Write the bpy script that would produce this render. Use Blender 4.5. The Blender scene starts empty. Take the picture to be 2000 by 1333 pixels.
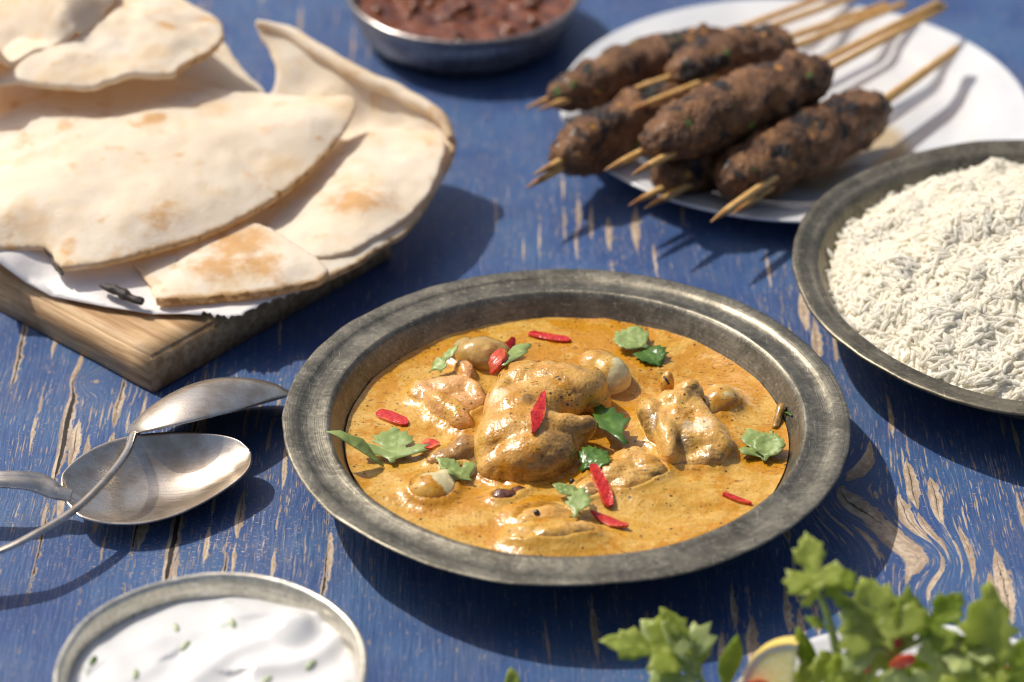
import bpy, bmesh, math, random
import numpy as np
from mathutils import Vector, Matrix, noise as mn
from mathutils.bvhtree import BVHTree
from mathutils.geometry import delaunay_2d_cdt

random.seed(7); np.random.seed(7)
R = math.radians
scene = bpy.context.scene
COL = scene.collection

# ------------------------------------------------------------------ camera
PITCH, LENS, DIST = R(32.8), 100.0, 1.39
cd = bpy.data.cameras.new('camera'); cam = bpy.data.objects.new('camera', cd); COL.objects.link(cam)
CAM = np.array([0, -DIST*math.cos(PITCH), DIST*math.sin(PITCH)])
cam.location = CAM; cam.rotation_euler = (math.pi/2 - PITCH, 0, 0)
cd.lens = LENS; cd.sensor_width = 36; cd.clip_start = .02; cd.clip_end = 50
cd.dof.use_dof = True; cd.dof.focus_distance = 1.288; cd.dof.aperture_fstop = 5.2; cd.dof.aperture_blades = 9
scene.camera = cam
# ------------------------------------------------------------------ sky and sun
SUN_EL, SUN_AZ = R(52), R(57)            # azimuth: from straight behind the scene towards the left
w = bpy.data.worlds.new('World'); scene.world = w; w.use_nodes = True
nt = w.node_tree; nt.nodes.clear()
o_ = nt.nodes.new('ShaderNodeOutputWorld'); b_ = nt.nodes.new('ShaderNodeBackground'); s_ = nt.nodes.new('ShaderNodeTexSky')
s_.sky_type = 'NISHITA'; s_.sun_disc = False; s_.sun_elevation = SUN_EL; s_.sun_rotation = -SUN_AZ
s_.air_density = 1.0; s_.dust_density = 5.0; s_.ozone_density = 1.0
b_.inputs[1].default_value = .098
nt.links.new(s_.outputs[0], b_.inputs[0]); nt.links.new(b_.outputs[0], o_.inputs[0])
sd = bpy.data.lights.new('sun', 'SUN'); sun = bpy.data.objects.new('sun', sd); COL.objects.link(sun)
sd.energy = 3.7; sd.angle = R(.55); sd.color = (1, .945, .86)
to_sun = Vector((-math.sin(SUN_AZ)*math.cos(SUN_EL), math.cos(SUN_AZ)*math.cos(SUN_EL), math.sin(SUN_EL)))
sun.rotation_euler = to_sun.to_track_quat('Z', 'Y').to_euler(); sun.location = to_sun*3
scene.view_settings.view_transform = 'Standard'; scene.view_settings.look = 'None'
scene.view_settings.exposure = 0.12; scene.view_settings.gamma = 1
scene.render.engine = 'CYCLES'
scene.cycles.max_bounces = 12; scene.cycles.diffuse_bounces = 8; scene.cycles.transmission_bounces = 10; scene.cycles.caustics_reflective = False; scene.cycles.caustics_refractive = False
scene.cycles.sample_clamp_indirect = 4
scene.cycles.filter_width = 1.15

# ------------------------------------------------------------------ survey helpers: sight line through a photo point, cut at a height
FPX = LENS/36*2000
FW = np.array([0, math.cos(PITCH), -math.sin(PITCH)]); UP = np.array([0, math.sin(PITCH), math.cos(PITCH)])
def sight(px, py):
    d = FW + np.array([1., 0, 0])*(px-1000)/FPX + UP*(666.5-py)/FPX
    return d/np.linalg.norm(d)
def P(px, py, z=0.0):
    d = sight(px, py); return CAM + d*((z-CAM[2])/d[2])
def V3(a): return Vector((float(a[0]), float(a[1]), float(a[2])))

# ------------------------------------------------------------------ object helpers
def mk(name, verts, faces, mat, base=(0, 0, 0), parent=None, smooth=True, attrs=None):
    v = np.asarray(verts, float) - np.asarray(base, float)
    me = bpy.data.meshes.new(name); me.from_pydata(v.tolist(), [], [tuple(int(i) for i in f) for f in faces]); me.update()
    if attrs:
        for k, a in attrs.items():
            at = me.attributes.new(k, 'FLOAT', 'POINT'); at.data.foreach_set('value', np.asarray(a, np.float32))
    if smooth: me.polygons.foreach_set('use_smooth', [True]*len(me.polygons))
    if mat: me.materials.append(mat)
    o = bpy.data.objects.new(name, me); COL.objects.link(o)
    if parent is not None: o.parent = parent
    else: o.location = V3(base)
    return o
def tag(o, label, cat, group=None, kind=None):
    o['label'] = label; o['category'] = cat
    if group: o['group'] = group
    if kind: o['kind'] = kind
    return o
def thing(name, label, cat, base, group=None):
    e = bpy.data.objects.new(name, None); COL.objects.link(e); e.location = V3(base); e.empty_display_size = .01
    return tag(e, label, cat, group)
def recalc(o):
    bm = bmesh.new(); bm.from_mesh(o.data); bmesh.ops.recalc_face_normals(bm, faces=bm.faces); bm.to_mesh(o.data); bm.free(); return o
def lathe(profile, n=160, fn=None):
    pr = np.array(profile, float); m = len(pr); th = np.arange(n)*2*math.pi/n
    v = np.zeros((m, n, 3)); v[..., 0] = pr[:, 0:1]*np.cos(th); v[..., 1] = pr[:, 0:1]*np.sin(th); v[..., 2] = pr[:, 1:2]
    v = v.reshape(-1, 3)
    if fn is not None: v = fn(v)
    f = [(i*n+j, i*n+(j+1) % n, (i+1)*n+(j+1) % n, (i+1)*n+j) for i in range(m-1) for j in range(n)]
    return v, f
def spline(pts, per=6, closed=False):
    p = np.array(pts, float); n = len(p); out = []
    rng = range(n if closed else n-1)
    for i in rng:
        if closed: a, b, c, d = p[(i-1) % n], p[i], p[(i+1) % n], p[(i+2) % n]
        else: a, b, c, d = p[max(i-1, 0)], p[i], p[i+1], p[min(i+2, n-1)]
        for k in range(per):
            t = k/per
            out.append(.5*((2*b)+(c-a)*t+(2*a-5*b+4*c-d)*t*t+(3*b-a-3*c+d)*t**3))
    if not closed: out.append(p[-1])
    return np.array(out)
def tube(path, radii, n=10, cap=True):
    path = np.array(path, float); m = len(path); radii = np.broadcast_to(np.asarray(radii, float), (m,))
    T = np.gradient(path, axis=0); T /= np.linalg.norm(T, axis=1)[:, None]+1e-12
    ref = np.array([0, 0, 1.]) if abs(T[0][2]) < .9 else np.array([1., 0, 0])
    v = []
    for i in range(m):
        a = np.cross(T[i], ref); a /= np.linalg.norm(a)+1e-12; b = np.cross(a, T[i])
        for j in range(n):
            t = 2*math.pi*j/n; v.append(path[i]+radii[i]*(math.cos(t)*a+math.sin(t)*b))
    f = [(i*n+j, i*n+(j+1) % n, (i+1)*n+(j+1) % n, (i+1)*n+j) for i in range(m-1) for j in range(n)]
    if cap: f += [tuple(range(n-1, -1, -1)), tuple((m-1)*n+j for j in range(n))]
    return np.array(v), f
def fbm(v, s, oct_=3, seed=0.):
    return mn.fractal(Vector((v[0]*s+seed, v[1]*s-seed*.7, v[2]*s+seed*1.3)), 1.0, 2.0, oct_)

# ------------------------------------------------------------------ node graph helper
class S:
    def __init__(s, g, k): s.g, s.k = g, k
    def __add__(s, o): return s.g.math('ADD', s, o)
    def __radd__(s, o): return s.g.math('ADD', o, s)
    def __sub__(s, o): return s.g.math('SUBTRACT', s, o)
    def __rsub__(s, o): return s.g.math('SUBTRACT', o, s)
    def __mul__(s, o): return s.g.math('MULTIPLY', s, o)
    def __rmul__(s, o): return s.g.math('MULTIPLY', o, s)
    def __truediv__(s, o): return s.g.math('DIVIDE', s, o)
class G:
    def __init__(s, name):
        s.m = bpy.data.materials.new(name); s.m.use_nodes = True; s.t = s.m.node_tree; s.t.nodes.clear()
        s.out = s.t.nodes.new('ShaderNodeOutputMaterial'); s.b = s.t.nodes.new('ShaderNodeBsdfPrincipled')
        s.t.links.new(s.b.outputs[0], s.out.inputs[0])
    def put(s, sock, v):
        if isinstance(v, S): s.t.links.new(v.k, sock)
        elif v is not None:
            if hasattr(sock.default_value, '__len__') and not hasattr(v, '__len__'): v = [v]*len(sock.default_value)
            if hasattr(sock.default_value, '__len__') and len(sock.default_value) == 4 and len(v) == 3: v = (*v, 1)
            sock.default_value = v
    def n(s, t, **kw):
        x = s.t.nodes.new(t)
        for k, v in kw.items(): setattr(x, k, v)
        return x
    def math(s, op, a, b=None, c=None, clamp=False):
        x = s.n('ShaderNodeMath', operation=op, use_clamp=clamp)
        for i, v in enumerate((a, b, c)):
            if v is not None: s.put(x.inputs[i], v)
        return S(s, x.outputs[0])
    def pos(s): return S(s, s.n('ShaderNodeNewGeometry').outputs['Position'])
    def obj(s): return S(s, s.n('ShaderNodeTexCoord').outputs['Object'])
    def attr(s, name): return S(s, s.n('ShaderNodeAttribute', attribute_name=name).outputs['Fac'])
    def sep(s, v):
        x = s.n('ShaderNodeSeparateXYZ'); s.put(x.inputs[0], v); return [S(s, q) for q in x.outputs]
    def comb(s, a, b, c=0.):
        x = s.n('ShaderNodeCombineXYZ')
        for i, v in enumerate((a, b, c)): s.put(x.inputs[i], v)
        return S(s, x.outputs[0])
    def vscale(s, v, sc, off=(0, 0, 0)):
        x = s.n('ShaderNodeMapping'); s.put(x.inputs[0], v); x.inputs['Scale'].default_value = sc; x.inputs['Location'].default_value = off; return S(s, x.outputs[0])
    def noise(s, v, scale=1., detail=2., rough=.5, dist=0.):
        x = s.n('ShaderNodeTexNoise'); s.put(x.inputs['Vector'], v)
        for k, q in (('Scale', scale), ('Detail', detail), ('Roughness', rough), ('Distortion', dist)): x.inputs[k].default_value = q
        return S(s, x.outputs['Fac'])
    def voro(s, v, scale=1., feature='F1', rnd=1.):
        x = s.n('ShaderNodeTexVoronoi', feature=feature); s.put(x.inputs['Vector'], v); x.inputs['Scale'].default_value = scale; x.inputs['Randomness'].default_value = rnd
        return S(s, x.outputs['Distance']), S(s, x.outputs['Color']) if 'Color' in x.outputs else None
    def white(s, v):
        x = s.n('ShaderNodeTexWhiteNoise'); s.put(x.inputs['Vector'], v); return S(s, x.outputs['Value'])
    def step(s, v, lo, hi, a=0., b=1.):
        x = s.n('ShaderNodeMapRange', interpolation_type='SMOOTHSTEP')
        s.put(x.inputs[0], v); s.put(x.inputs[1], lo); s.put(x.inputs[2], hi); x.inputs[3].default_value = a; x.inputs[4].default_value = b
        return S(s, x.outputs[0])
    def mix(s, f, a, b):
        x = s.n('ShaderNodeMix', data_type='RGBA'); s.put(x.inputs[0], f); s.put(x.inputs[6], a); s.put(x.inputs[7], b); return S(s, x.outputs[2])
    def mul(s, c, f):
        x = s.n('ShaderNodeMix', data_type='RGBA', blend_type='MULTIPLY'); x.inputs[0].default_value = 1; s.put(x.inputs[6], c); s.put(x.inputs[7], f); return S(s, x.outputs[2])
    def bump(s, h, dist, strength=1., nrm=None):
        x = s.n('ShaderNodeBump'); s.put(x.inputs['Height'], h); x.inputs['Distance'].default_value = dist; x.inputs['Strength'].default_value = strength
        if nrm: s.put(x.inputs['Normal'], nrm)
        return S(s, x.outputs[0])
    def fin(s, color=None, rough=None, metal=None, normal=None, **kw):
        i = s.b.inputs
        if color is not None: s.put(i['Base Color'], color)
        if rough is not None: s.put(i['Roughness'], rough)
        if metal is not None: s.put(i['Metallic'], metal)
        if normal is not None: s.put(i['Normal'], normal)
        for k, v in kw.items(): s.put(i[k.replace('_', ' ')], v)
        return s.m
    def sss(s, wgt, rad, scale=.001):
        s.b.inputs['Subsurface Weight'].default_value = wgt; s.b.inputs['Subsurface Radius'].default_value = rad; s.b.inputs['Subsurface Scale'].default_value = scale
    def translucent(s, color, f):
        t = s.n('ShaderNodeBsdfTranslucent'); s.put(t.inputs[0], color); m = s.n('ShaderNodeMixShader'); m.inputs[0].default_value = f
        s.t.links.new(s.b.outputs[0], m.inputs[1]); s.t.links.new(t.outputs[0], m.inputs[2]); s.t.links.new(m.outputs[0], s.out.inputs[0])

M = {}
# ---- worn blue paint over weathered planks
def table_material():
    g = G('worn_blue_paint'); p = g.pos(); x, y, z = g.sep(p)
    def blob(cx, cy, sx, sy):
        a = (x-cx)/sx; b = (y-cy)/sy
        return g.math('EXPONENT', (a*a+b*b)*-1.)
    k1 = P(1622, 962); k2 = P(1822, 1092); k3 = P(180, 745)
    gx = x + g.noise(p, 10, 1)*.010 + g.noise(p, 80, 1)*.0012 + blob(k1[0], k1[1], .020, .030)*.019 + blob(k2[0], k2[1], .015, .017)*-.012 + blob(k3[0], k3[1], .007, .009)*.014
    gr = g.comb(gx, y)
    edge = g.noise(g.vscale(gr, (520, 170, 1)), 1, 2, .6)*.65 + g.noise(p, 240, 2, .65)*.75 - .70
    region = g.noise(p, 9, 1)
    C = lambda px, py, rx, ry, a: blob(*P(px, py)[:2], rx, ry)*a
    dens = (region-.5)*.75 + C(1850, 960, .075, .055, .62) + C(1880, 1180, .05, .04, .45) + C(1220, 455, .075, .045, .22) + C(230, 810, .085, .06, .50) + C(450, 1030, .09, .05, .48) + C(1560, 620, .03, .05, .45) + C(1640, 1010, .034, .05, .55) + C(1440, 1230, .06, .03, .42) + C(230, 1230, .06, .05, -.25) + C(600, 60, .10, .08, .12)
    def spindle(fx, fy, seed, prob, width, soft=.05, jag=.20):
        t = gx*fx+seed; k = g.math('FLOOR', t); r1 = g.white(g.comb(k, seed)); u = t-k-.5+(r1-.5)*.5
        yk = y*fy+r1*17.; s = g.math('FLOOR', yk); w = yk-s; r2 = g.white(g.comb(k, s, seed+3.)); r3 = g.white(g.comb(k, s, seed+9.))
        tp = w*(1.-w)*4.; size = g.math('MULTIPLY', prob-r2, 2.2, clamp=True)
        d = g.math('ABSOLUTE', u+edge*jag*.5)+edge*jag
        lim = tp*size*width
        return g.step(lim-d, 0., soft), g.step(lim*.11-g.math('ABSOLUTE', u+edge*.22), -.004, .030)*g.step(r3, .45, .5)
    A, cA = spindle(62., 17., 1., dens*.62+.04, .42)
    B, cB = spindle(135., 24., 5., dens*.90+.06, .45, .07, .30)
    Cc, cC = spindle(330., 42., 11., dens*.32+.07, .42, .12, .36)
    D, cD = spindle(720., 120., 17., dens*.30+.20, .45, .2, .4)
    E, _ = spindle(1300., 55., 31., dens*.15+.26, .45, .25, .35)
    fl = g.noise(g.vscale(p, (420, 1500, 1)), 1, 1)
    flk = g.step(fl+region*.10+C(380, 1060, .07, .035, .07), .735, .79)
    dot = g.step(g.noise(p, 850, 1)+region*.08, .79, .84)
    mx = lambda *a: a[0] if len(a) == 1 else g.math('MAXIMUM', a[0], mx(*a[1:]))
    bare = mx(A, B, Cc*.9, D*.8, E*.6, flk*.8, dot*.9)
    # drying splits
    lside = C(300, 900, .16, .20, 1.)
    K, _ = spindle(46., 9.5, 23., lside*.62+.03, .060, .012, .05)
    H, _ = spindle(46., 9.5, 23., lside*.62+.03, .15, .03, .16)
    bare = mx(bare, H*.9); crack = mx(K, cA, cB*.8)
    v1 = g.noise(p, 17, 3, .6); v2 = g.noise(g.vscale(gr, (300, 22, 1)), 1, 2)
    blue = g.mix(g.step(v1, .35, .68), (.030, .066, .182), (.044, .102, .225))
    blue = g.mix(g.step(v2, .48, .78)*.40, blue, (.082, .130, .280))
    blue = g.mix(g.step(region, .55, .75)*.35, blue, (.056, .078, .200))
    blue = g.mix(g.step(g.noise(p, 24, 3, .65, .5), .46, .72)*.40, blue, (.090, .115, .200))
    blue = g.mix(g.step(g.noise(g.vscale(p, (30, 8, 1)), 1, 2), .5, .72)*.45, blue, (.030, .082, .235))
    wd = g.mix(g.step(edge+v2, .35, .75), (.32, .235, .165), (.55, .44, .32))
    col = g.mix(bare, blue, wd); col = g.mix(crack, col, (.020, .014, .010))
    fine = g.noise(g.vscale(gr, (650, 55, 1)), 1, 2)
    rough = .46 + bare*.3 + (v1-.5)*.3
    return g.fin(col, rough, normal=g.bump(fine, .0005, .8), Specular_IOR_Level=.42)
M['table'] = table_material()

def pewter(name, base, seed, dark=.35, rough=.42, metal=.85):
    g = G(name); p = g.obj(); x, y, z = g.sep(p)
    rad = g.math('SQRT', x*x+y*y); ang = g.math('ARCTAN2', y, x)
    rings = g.noise(g.comb(rad*1500., ang*1.6, z*900.), 1, 2)
    p2 = g.vscale(p, (1, 1, 1), (seed, seed*.3, 0))
    blot = g.noise(p2, 55, 3, .7); fine = g.noise(p2, 420, 3, .75)
    scr = g.noise(g.vscale(p2, (90, 1500, 500)), 1, 1); scr2 = g.noise(g.vscale(p2, (1700, 70, 500)), 1, 1)
    c = g.mix(g.step(blot+(fine-.5)*.5, .30, .70), tuple(b*dark for b in base), base)
    c = g.mix(g.step(fine, .56, .70)*.5, c, tuple(min(1, b*1.5) for b in base))
    c = g.mix(g.step(fine, .30, .44, 1., 0.)*.5, c, tuple(b*.45 for b in base))
    c = g.mix(g.step(rings, .52, .68)*.45, c, tuple(b*.42 for b in base))
    c = g.mix(g.math('MAXIMUM', g.step(scr, .68, .73), g.step(scr2, .70, .75))*.6, c, tuple(min(1, b*1.9) for b in base))
    r = rough + (blot-.5)*.25 + (fine-.5)*.25
    return g.fin(c, r, metal, normal=g.bump(rings*.5+fine*.35+blot*.8, .0005, .6))
M['pewter'] = pewter('old_tinned_copper', (.270, .245, .188), 0., .52, .42, .78)
M['pewter2'] = pewter('old_tinned_copper_rice', (.24, .213, .156), 3., .52, .42, .78)
M['tin'] = pewter('bright_tin', (.82, .76, .63), 6., .66, .34, .80)
M['tin2'] = pewter('grey_tin', (.42, .39, .37), 9., .6, .30, .8)

def silver():
    g = G('tarnished_silver'); p = g.obj()
    a = g.noise(g.vscale(p, (60, 900, 300)), 1, 3); b = g.noise(p, 60, 4, .6); c = g.noise(p, 900, 3)
    col = g.mix(g.step(b, .4, .7), (.78, .70, .60), (.50, .40, .30))
    col = g.mix(g.step(a, .55, .75)*.4, col, (.36, .29, .22)); col = g.mix(g.step(c, .62, .72)*.3, col, (.30, .26, .20))
    return g.fin(col, .29 + (a-.5)*.25 + (b-.5)*.2, .92, normal=g.bump(a*.5+c*.4, .00012, .6))
M['silver'] = silver()

def sauce_nodes(g, p):
    big = g.noise(p, 26, 3, .6, .6); mid = g.noise(p, 120, 3, .6, .4); fine = g.noise(p, 560, 2, .6)
    flow = g.noise(g.vscale(p, (40, 105, 60)), 1, 3, .6, 1.2)
    c = g.mix(g.step(flow+mid*.25, .46, .78), (.535, .285, .032), (.615, .380, .090))
    c = g.mix(g.step(big+mid*.40, .66, .76)*.9, c, (.49, .208, .003))
    c = g.mix(g.step(fine+mid*.3, .60, .80)*.40, c, (.44, .185, .018))
    c = g.mix(g.step(fine, .28, .42, 1., 0.)*.30, c, (.80, .50, .19))
    d1, k1 = g.voro(p, 230); r1 = g.sep(k1)
    d2, k2 = g.voro(p, 520); r2 = g.sep(k2)[0]
    sp = g.step(d1+(fine-.5)*.25, .12, .20, 1., 0.)*g.step(r1[0], .70, .71)
    sp2 = g.step(d2, .18, .27, 1., 0.)*g.step(r2, .74, .75)
    dash = g.step(g.noise(g.vscale(p, (210, 800, 500)), 1, 1), .67, .715)*g.step(big, .40, .52)
    spk = g.math('MAXIMUM', g.math('MAXIMUM', sp, sp2*.8), dash*.7)
    c = g.mix(spk*.92, c, (.06, .036, .014))
    return c, big, mid, fine, spk
def sauce():
    g = G('curry_sauce'); p = g.pos()
    c, big, mid, fine, spk = sauce_nodes(g, p)
    b1 = g.noise(p, 170, 2); b2 = g.noise(p, 620, 1)
    return g.fin(c, .30 + (mid-.5)*.2, normal=g.bump(b1+b2*.30, .0009, .75), Specular_IOR_Level=.5, Coat_Weight=.2, Coat_Roughness=.15)
M['sauce'] = sauce()
def chicken(name, meat, amt, dark):
    g = G(name); p = g.pos()
    c, big, mid, fine, spk = sauce_nodes(g, p)
    c = g.mix(g.step(mid, .40, .60)*.45, c, (.64, .405, .130))
    fib = g.noise(g.vscale(p, (90, 380, 380)), 1, 2, .6, .5)
    bw = g.attr('brown'); pw = g.attr('pale')
    patch = g.step(g.noise(p, 58, 2, .55), .5-amt*.2, .66-amt*.2)
    mc = g.mix(g.step(fib, .4, .65), meat, tuple(min(1, v*1.3) for v in meat))
    c = g.mix(patch*amt, c, mc)
    c = g.mix(g.step(g.noise(p, 44, 3, .65, 1.), .56, .70)*dark, c, (.22, .105, .024))
    c = g.mix(g.step(bw+(mid-.5)*.9, .18, .55)*.92, c, g.mix(g.step(fib, .4, .62), (.20, .115, .030), (.40, .235, .075)))
    c = g.mix(g.step(pw+(mid-.5)*.5, .35, .7)*.85, c, (.74, .56, .33))
    c = g.mix(spk*.65, c, (.055, .03, .014))
    g.sss(.45, (1., .55, .2), .003)
    b1 = g.noise(p, 190, 2); b2 = g.noise(p, 720, 1)
    return g.fin(c, .29 + (mid-.5)*.2, normal=g.bump(b2*.44+b1*.45, .0011, .8), Specular_IOR_Level=.5, Coat_Weight=.30, Coat_Roughness=.16)
M['chicken'] = chicken('sauced_chicken', (.63, .375, .120), .45, .6)
M['chicken_pink'] = chicken('sauced_chicken_pink', (.62, .33, .155), .6, .25)
M['chicken_brown'] = chicken('sauced_chicken_brown', (.30, .150, .045), .8, .55)
def onion(name, white):
    g = G(name); p = g.pos(); c, big, mid, fine, spk = sauce_nodes(g, p)
    x, y, z = g.sep(p)
    cover = g.attr('coat')
    on = g.mix(g.step(g.noise(g.vscale(p, (60, 60, 420)), 1, 3), .35, .65), white, tuple(v*.82 for v in white))
    br = g.step(g.noise(p, 110, 4, .6), .52, .70)
    on = g.mix(br*.85, on, (.24, .085, .02)) if white[2] < .2 else on
    c = g.mix(g.step(cover+(mid-.5)*.9, .45, .58), on, c)
    return g.fin(c, .17+(mid-.5)*.15, normal=g.bump(mid*.6+fine*.25, .0006, .6), Coat_Weight=.5, Coat_Roughness=.08)
M['onion'] = onion('pearl_onion_white', (.72, .62, .33)); M['onion_brown'] = onion('pearl_onion_glazed', (.50, .31, .085))
def chilli():
    g = G('red_chilli'); p = g.pos(); n = g.noise(p, 420, 3); m = g.noise(p, 130, 2); e = g.attr('edge')
    c = g.mix(g.step(n+m*.5, .55, .95), (.40, .006, .006), (.62, .026, .010)); c = g.mix(g.step(e*.7+(m-.5)*1.2, .55, .85)*.7, c, (.76, .20, .05))
    return g.fin(c, .22, normal=g.bump(n+m, .0009, .8), Coat_Weight=.6, Coat_Roughness=.06)
M['chilli'] = chilli()
def leafmat(name, a, b, tr, rough=.42):
    g = G(name); p = g.pos(); v = g.attr('vein'); n = g.noise(p, 260, 4, .6); n2 = g.noise(p, 45, 3)
    c = g.mix(g.step(n2+n*.3, .45, .85), a, b); c = g.mix(g.step(v, .35, .95)*.5, c, tuple(min(1, q*1.7+.02) for q in b)); c = g.mix(g.step(n, .5, .75)*.25, c, tuple(q*.55 for q in a))
    g.fin(c, rough+(n-.5)*.2, normal=g.bump(v*1.2+n*.6, .0005, .7), Specular_IOR_Level=.5)
    g.translucent(tuple(min(1, q*1.25) for q in b), tr); return g.m
M['parsley'] = leafmat('parsley_leaf', (.235, .315, .090), (.32, .40, .14), .10)
M['parsley_dark'] = leafmat('parsley_leaf_dark', (.055, .130, .016), (.105, .200, .032), .15, .3)
M['salad'] = leafmat('salad_leaf', (.31, .375, .055), (.50, .56, .14), .55)
M['salad_pale'] = leafmat('salad_leaf_pale', (.40, .48, .16), (.54, .60, .26), .45)
M['salad_dark'] = leafmat('salad_leaf_dark', (.20, .29, .028), (.34, .42, .06), .55)
def simple(name, a, b, scale, rough, bump=.0003, metal=0., coat=0., sss=None, stretch=(1, 1, 1), det=4):
    g = G(name); p = g.pos(); n = g.noise(g.vscale(p, stretch), scale, det, .6)
    if sss: g.sss(*sss)
    return g.fin(g.mix(g.step(n, .35, .68), a, b), rough+(n-.5)*.2, metal, normal=g.bump(n, bump, .7), Coat_Weight=coat, Coat_Roughness=.1)
def ricemat():
    g = G('cooked_rice'); n = g.noise(g.pos(), 60, 2)
    g.fin(g.mix(g.step(n, .35, .65), (.96, .935, .86), (.98, .965, .91)), .45); g.translucent((1., .97, .88), .60); return g.m
M['stem'] = simple('green_stem', (.20, .28, .05), (.34, .40, .10), 300, .4)
M['pepper'] = simple('peppercorn', (.012, .009, .007), (.035, .025, .018), 1500, .3, .0004, coat=.3)
M['brownbit'] = simple('caramelised_onion', (.07, .022, .014), (.22, .085, .045), 500, .22, .0006, coat=.6)
M['herbstem'] = simple('cooked_herb_stem', (.22, .11, .02), (.40, .22, .04), 420, .3, .0004, coat=.3)
M['rice'] = ricemat()
M['rice_base'] = simple('cooked_rice_bed', (.86, .80, .66), (.93, .89, .78), 420, .5, .0015)
M['bamboo'] = simple('bamboo', (.56, .31, .085), (.70, .44, .17), 1, .5, .0003, stretch=(240, 240, 700))
M['bamboo_burnt'] = simple('scorched_bamboo', (.30, .125, .035), (.52, .28, .09), 120, .5)
def enamel():
    g = G('white_enamel'); p = g.obj(); x, y, z = g.sep(p); n = g.noise(p, 25, 3)
    j = g.attr('juice')
    c = g.mix(g.step(n, .3, .7), (.68, .685, .69), (.60, .61, .62))
    c = g.mix(g.step(j+(n-.5)*.6, .35, .75)*.75, c, (.46, .32, .12))
    return g.fin(c, .14+(n-.5)*.06, Coat_Weight=.4, Coat_Roughness=.04)
M['enamel'] = enamel()
def kofta():
    g = G('grilled_kofta'); p = g.pos(); a = g.noise(p, 70, 3, .6); b = g.noise(p, 240, 3, .7); c2 = g.noise(p, 35, 2); f = g.noise(p, 640, 2, .7)
    nz = g.sep(S(g, g.n('ShaderNodeNewGeometry').outputs['Normal']))[2]
    c = g.mix(g.step(a+b*.3, .45, .85), (.085, .032, .011), (.27, .125, .046)); c = g.mix(g.step(b, .52, .70)*.6, c, (.42, .22, .10))
    c = g.mix(g.step(f+b*.4, .78, .92)*.6, c, (.060, .022, .010))
    d, k = g.voro(p, 120); r = g.sep(k)
    hb = g.step(d+b*.2, .34, .42, 1., 0.)*g.step(r[0], .83, .84); c = g.mix(hb, c, (.10, .16, .026))
    ob = g.step(d+b*.2, .32, .40, 1., 0.)*g.step(r[1], .86, .87); c = g.mix(ob, c, (.56, .25, .05))
    char = g.step(g.noise(p, 62, 3, .6, .5)+(b-.5)*.16+nz*.06, .575, .645)
    c = g.mix(char*.95, c, (.012, .011, .012))
    return g.fin(c, .52+(b-.5)*.4, normal=g.bump(a*.7+b*1.1+f*.7, .0034, .95), Coat_Weight=.12, Coat_Roughness=.25, Specular_IOR_Level=.4)
M['kofta'] = kofta()
def bread(name='flatbread'):
    g = G(name); p = g.pos(); e = g.attr('crust'); t = g.attr('toast'); a = g.noise(p, 24, 4, .6, .5); b = g.noise(p, 110, 4, .65); c2 = g.noise(p, 420, 3)
    x, y, z = g.sep(p)
    c = g.mix(g.step(a+b*.2, .42, .82), (.88, .77, .59), (.91, .845, .72))
    c = g.mix(g.step(g.noise(p, 40, 3, .6)+b*.25,   .60, .84)*.6, c, (.80, .59, .32))
    c = g.mix(g.step(g.noise(p, 75, 3, .6)+g.noise(p, 14, 1)*.35, .76, .92)*.65, c, (.66, .40, .15))
    c = g.mix(g.step(t+(b-.5)*1.2+(a-.5)*.5, .32, .9)*.85, c, (.64, .35, .11))
    c = g.mix(g.step(e+(b-.5)*.8, .45, .95)*.8, c, (.60, .36, .14))
    c = g.mix(g.step(e+(g.noise(p, 210, 3)-.5)*2.2, 1.15, 1.4)*.9, c, (.20, .085, .03))
    g.fin(c, .72, normal=g.bump(a*.7+b*.6+c2*.25, .0020, .38), Specular_IOR_Level=.3)
    g.translucent((.95, .76, .50), .28); return g.m
M['bread'] = bread()
def boardwood():
    g = G('old_board_wood'); p = g.obj(); wv = g.noise(p, 12, 3)*.01
    x, y, z = g.sep(p); gr = g.comb(x*14., (y+wv)*260., (z+wv)*260.)
    n = g.noise(gr, 1, 4, .6); b = g.noise(p, 28, 4, .6); f = g.noise(g.comb(x*60., y*900., z*900.), 1, 3)
    c = g.mix(g.step(n, .35, .68), (.36, .205, .088), (.64, .43, .225)); c = g.mix(g.step(b, .52, .75)*.65, c, (.13, .085, .05)); c = g.mix(g.step(f, .6, .75)*.5, c, (.11, .065, .035))
    c = g.mix(g.step(g.noise(p, 55, 3), .58, .75)*.4, c, (.55, .40, .25))
    return g.fin(c, .62, normal=g.bump(n+f*.5, .0008, .7))
M['board'] = boardwood()
M['paper'] = simple('greaseproof_paper', (.74, .69, .66), (.80, .76, .73), 60, .45, .0008, sss=(.1, (1, .9, .8), .001))
M['char'] = simple('charred_crumb', (.016, .012, .010), (.07, .05, .04), 400, .6, .001)
def yog():
    g = G('yogurt'); p = g.pos(); n = g.noise(p, 180, 3)
    d, k = g.voro(p, 95); r = g.sep(k)
    sp = g.step(d+(n-.5)*.5, .14, .30, 1., 0.)*g.step(r[0], .78, .79)
    c = g.mix(sp*.5, (.70, .692, .68), (.40, .45, .34))
    g.sss(.3, (1., .9, .8), .003)
    return g.fin(c, .26, normal=g.bump(n, .0003, .4), Coat_Weight=.3, Coat_Roughness=.1)
M['yogurt'] = yog()
def salsa():
    g = G('red_salsa'); p = g.pos(); a = g.noise(p, 110, 4, .6); b = g.noise(p, 320, 3)
    c = g.mix(g.step(a, .35, .68), (.080, .019, .005), (.21, .058, .015)); c = g.mix(g.step(b, .6, .75)*.5, c, (.26, .10, .035))
    return g.fin(c, .22, normal=g.bump(a+b*.5, .002, .9), Coat_Weight=.2, Coat_Roughness=.1)
M['salsa'] = salsa()
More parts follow.
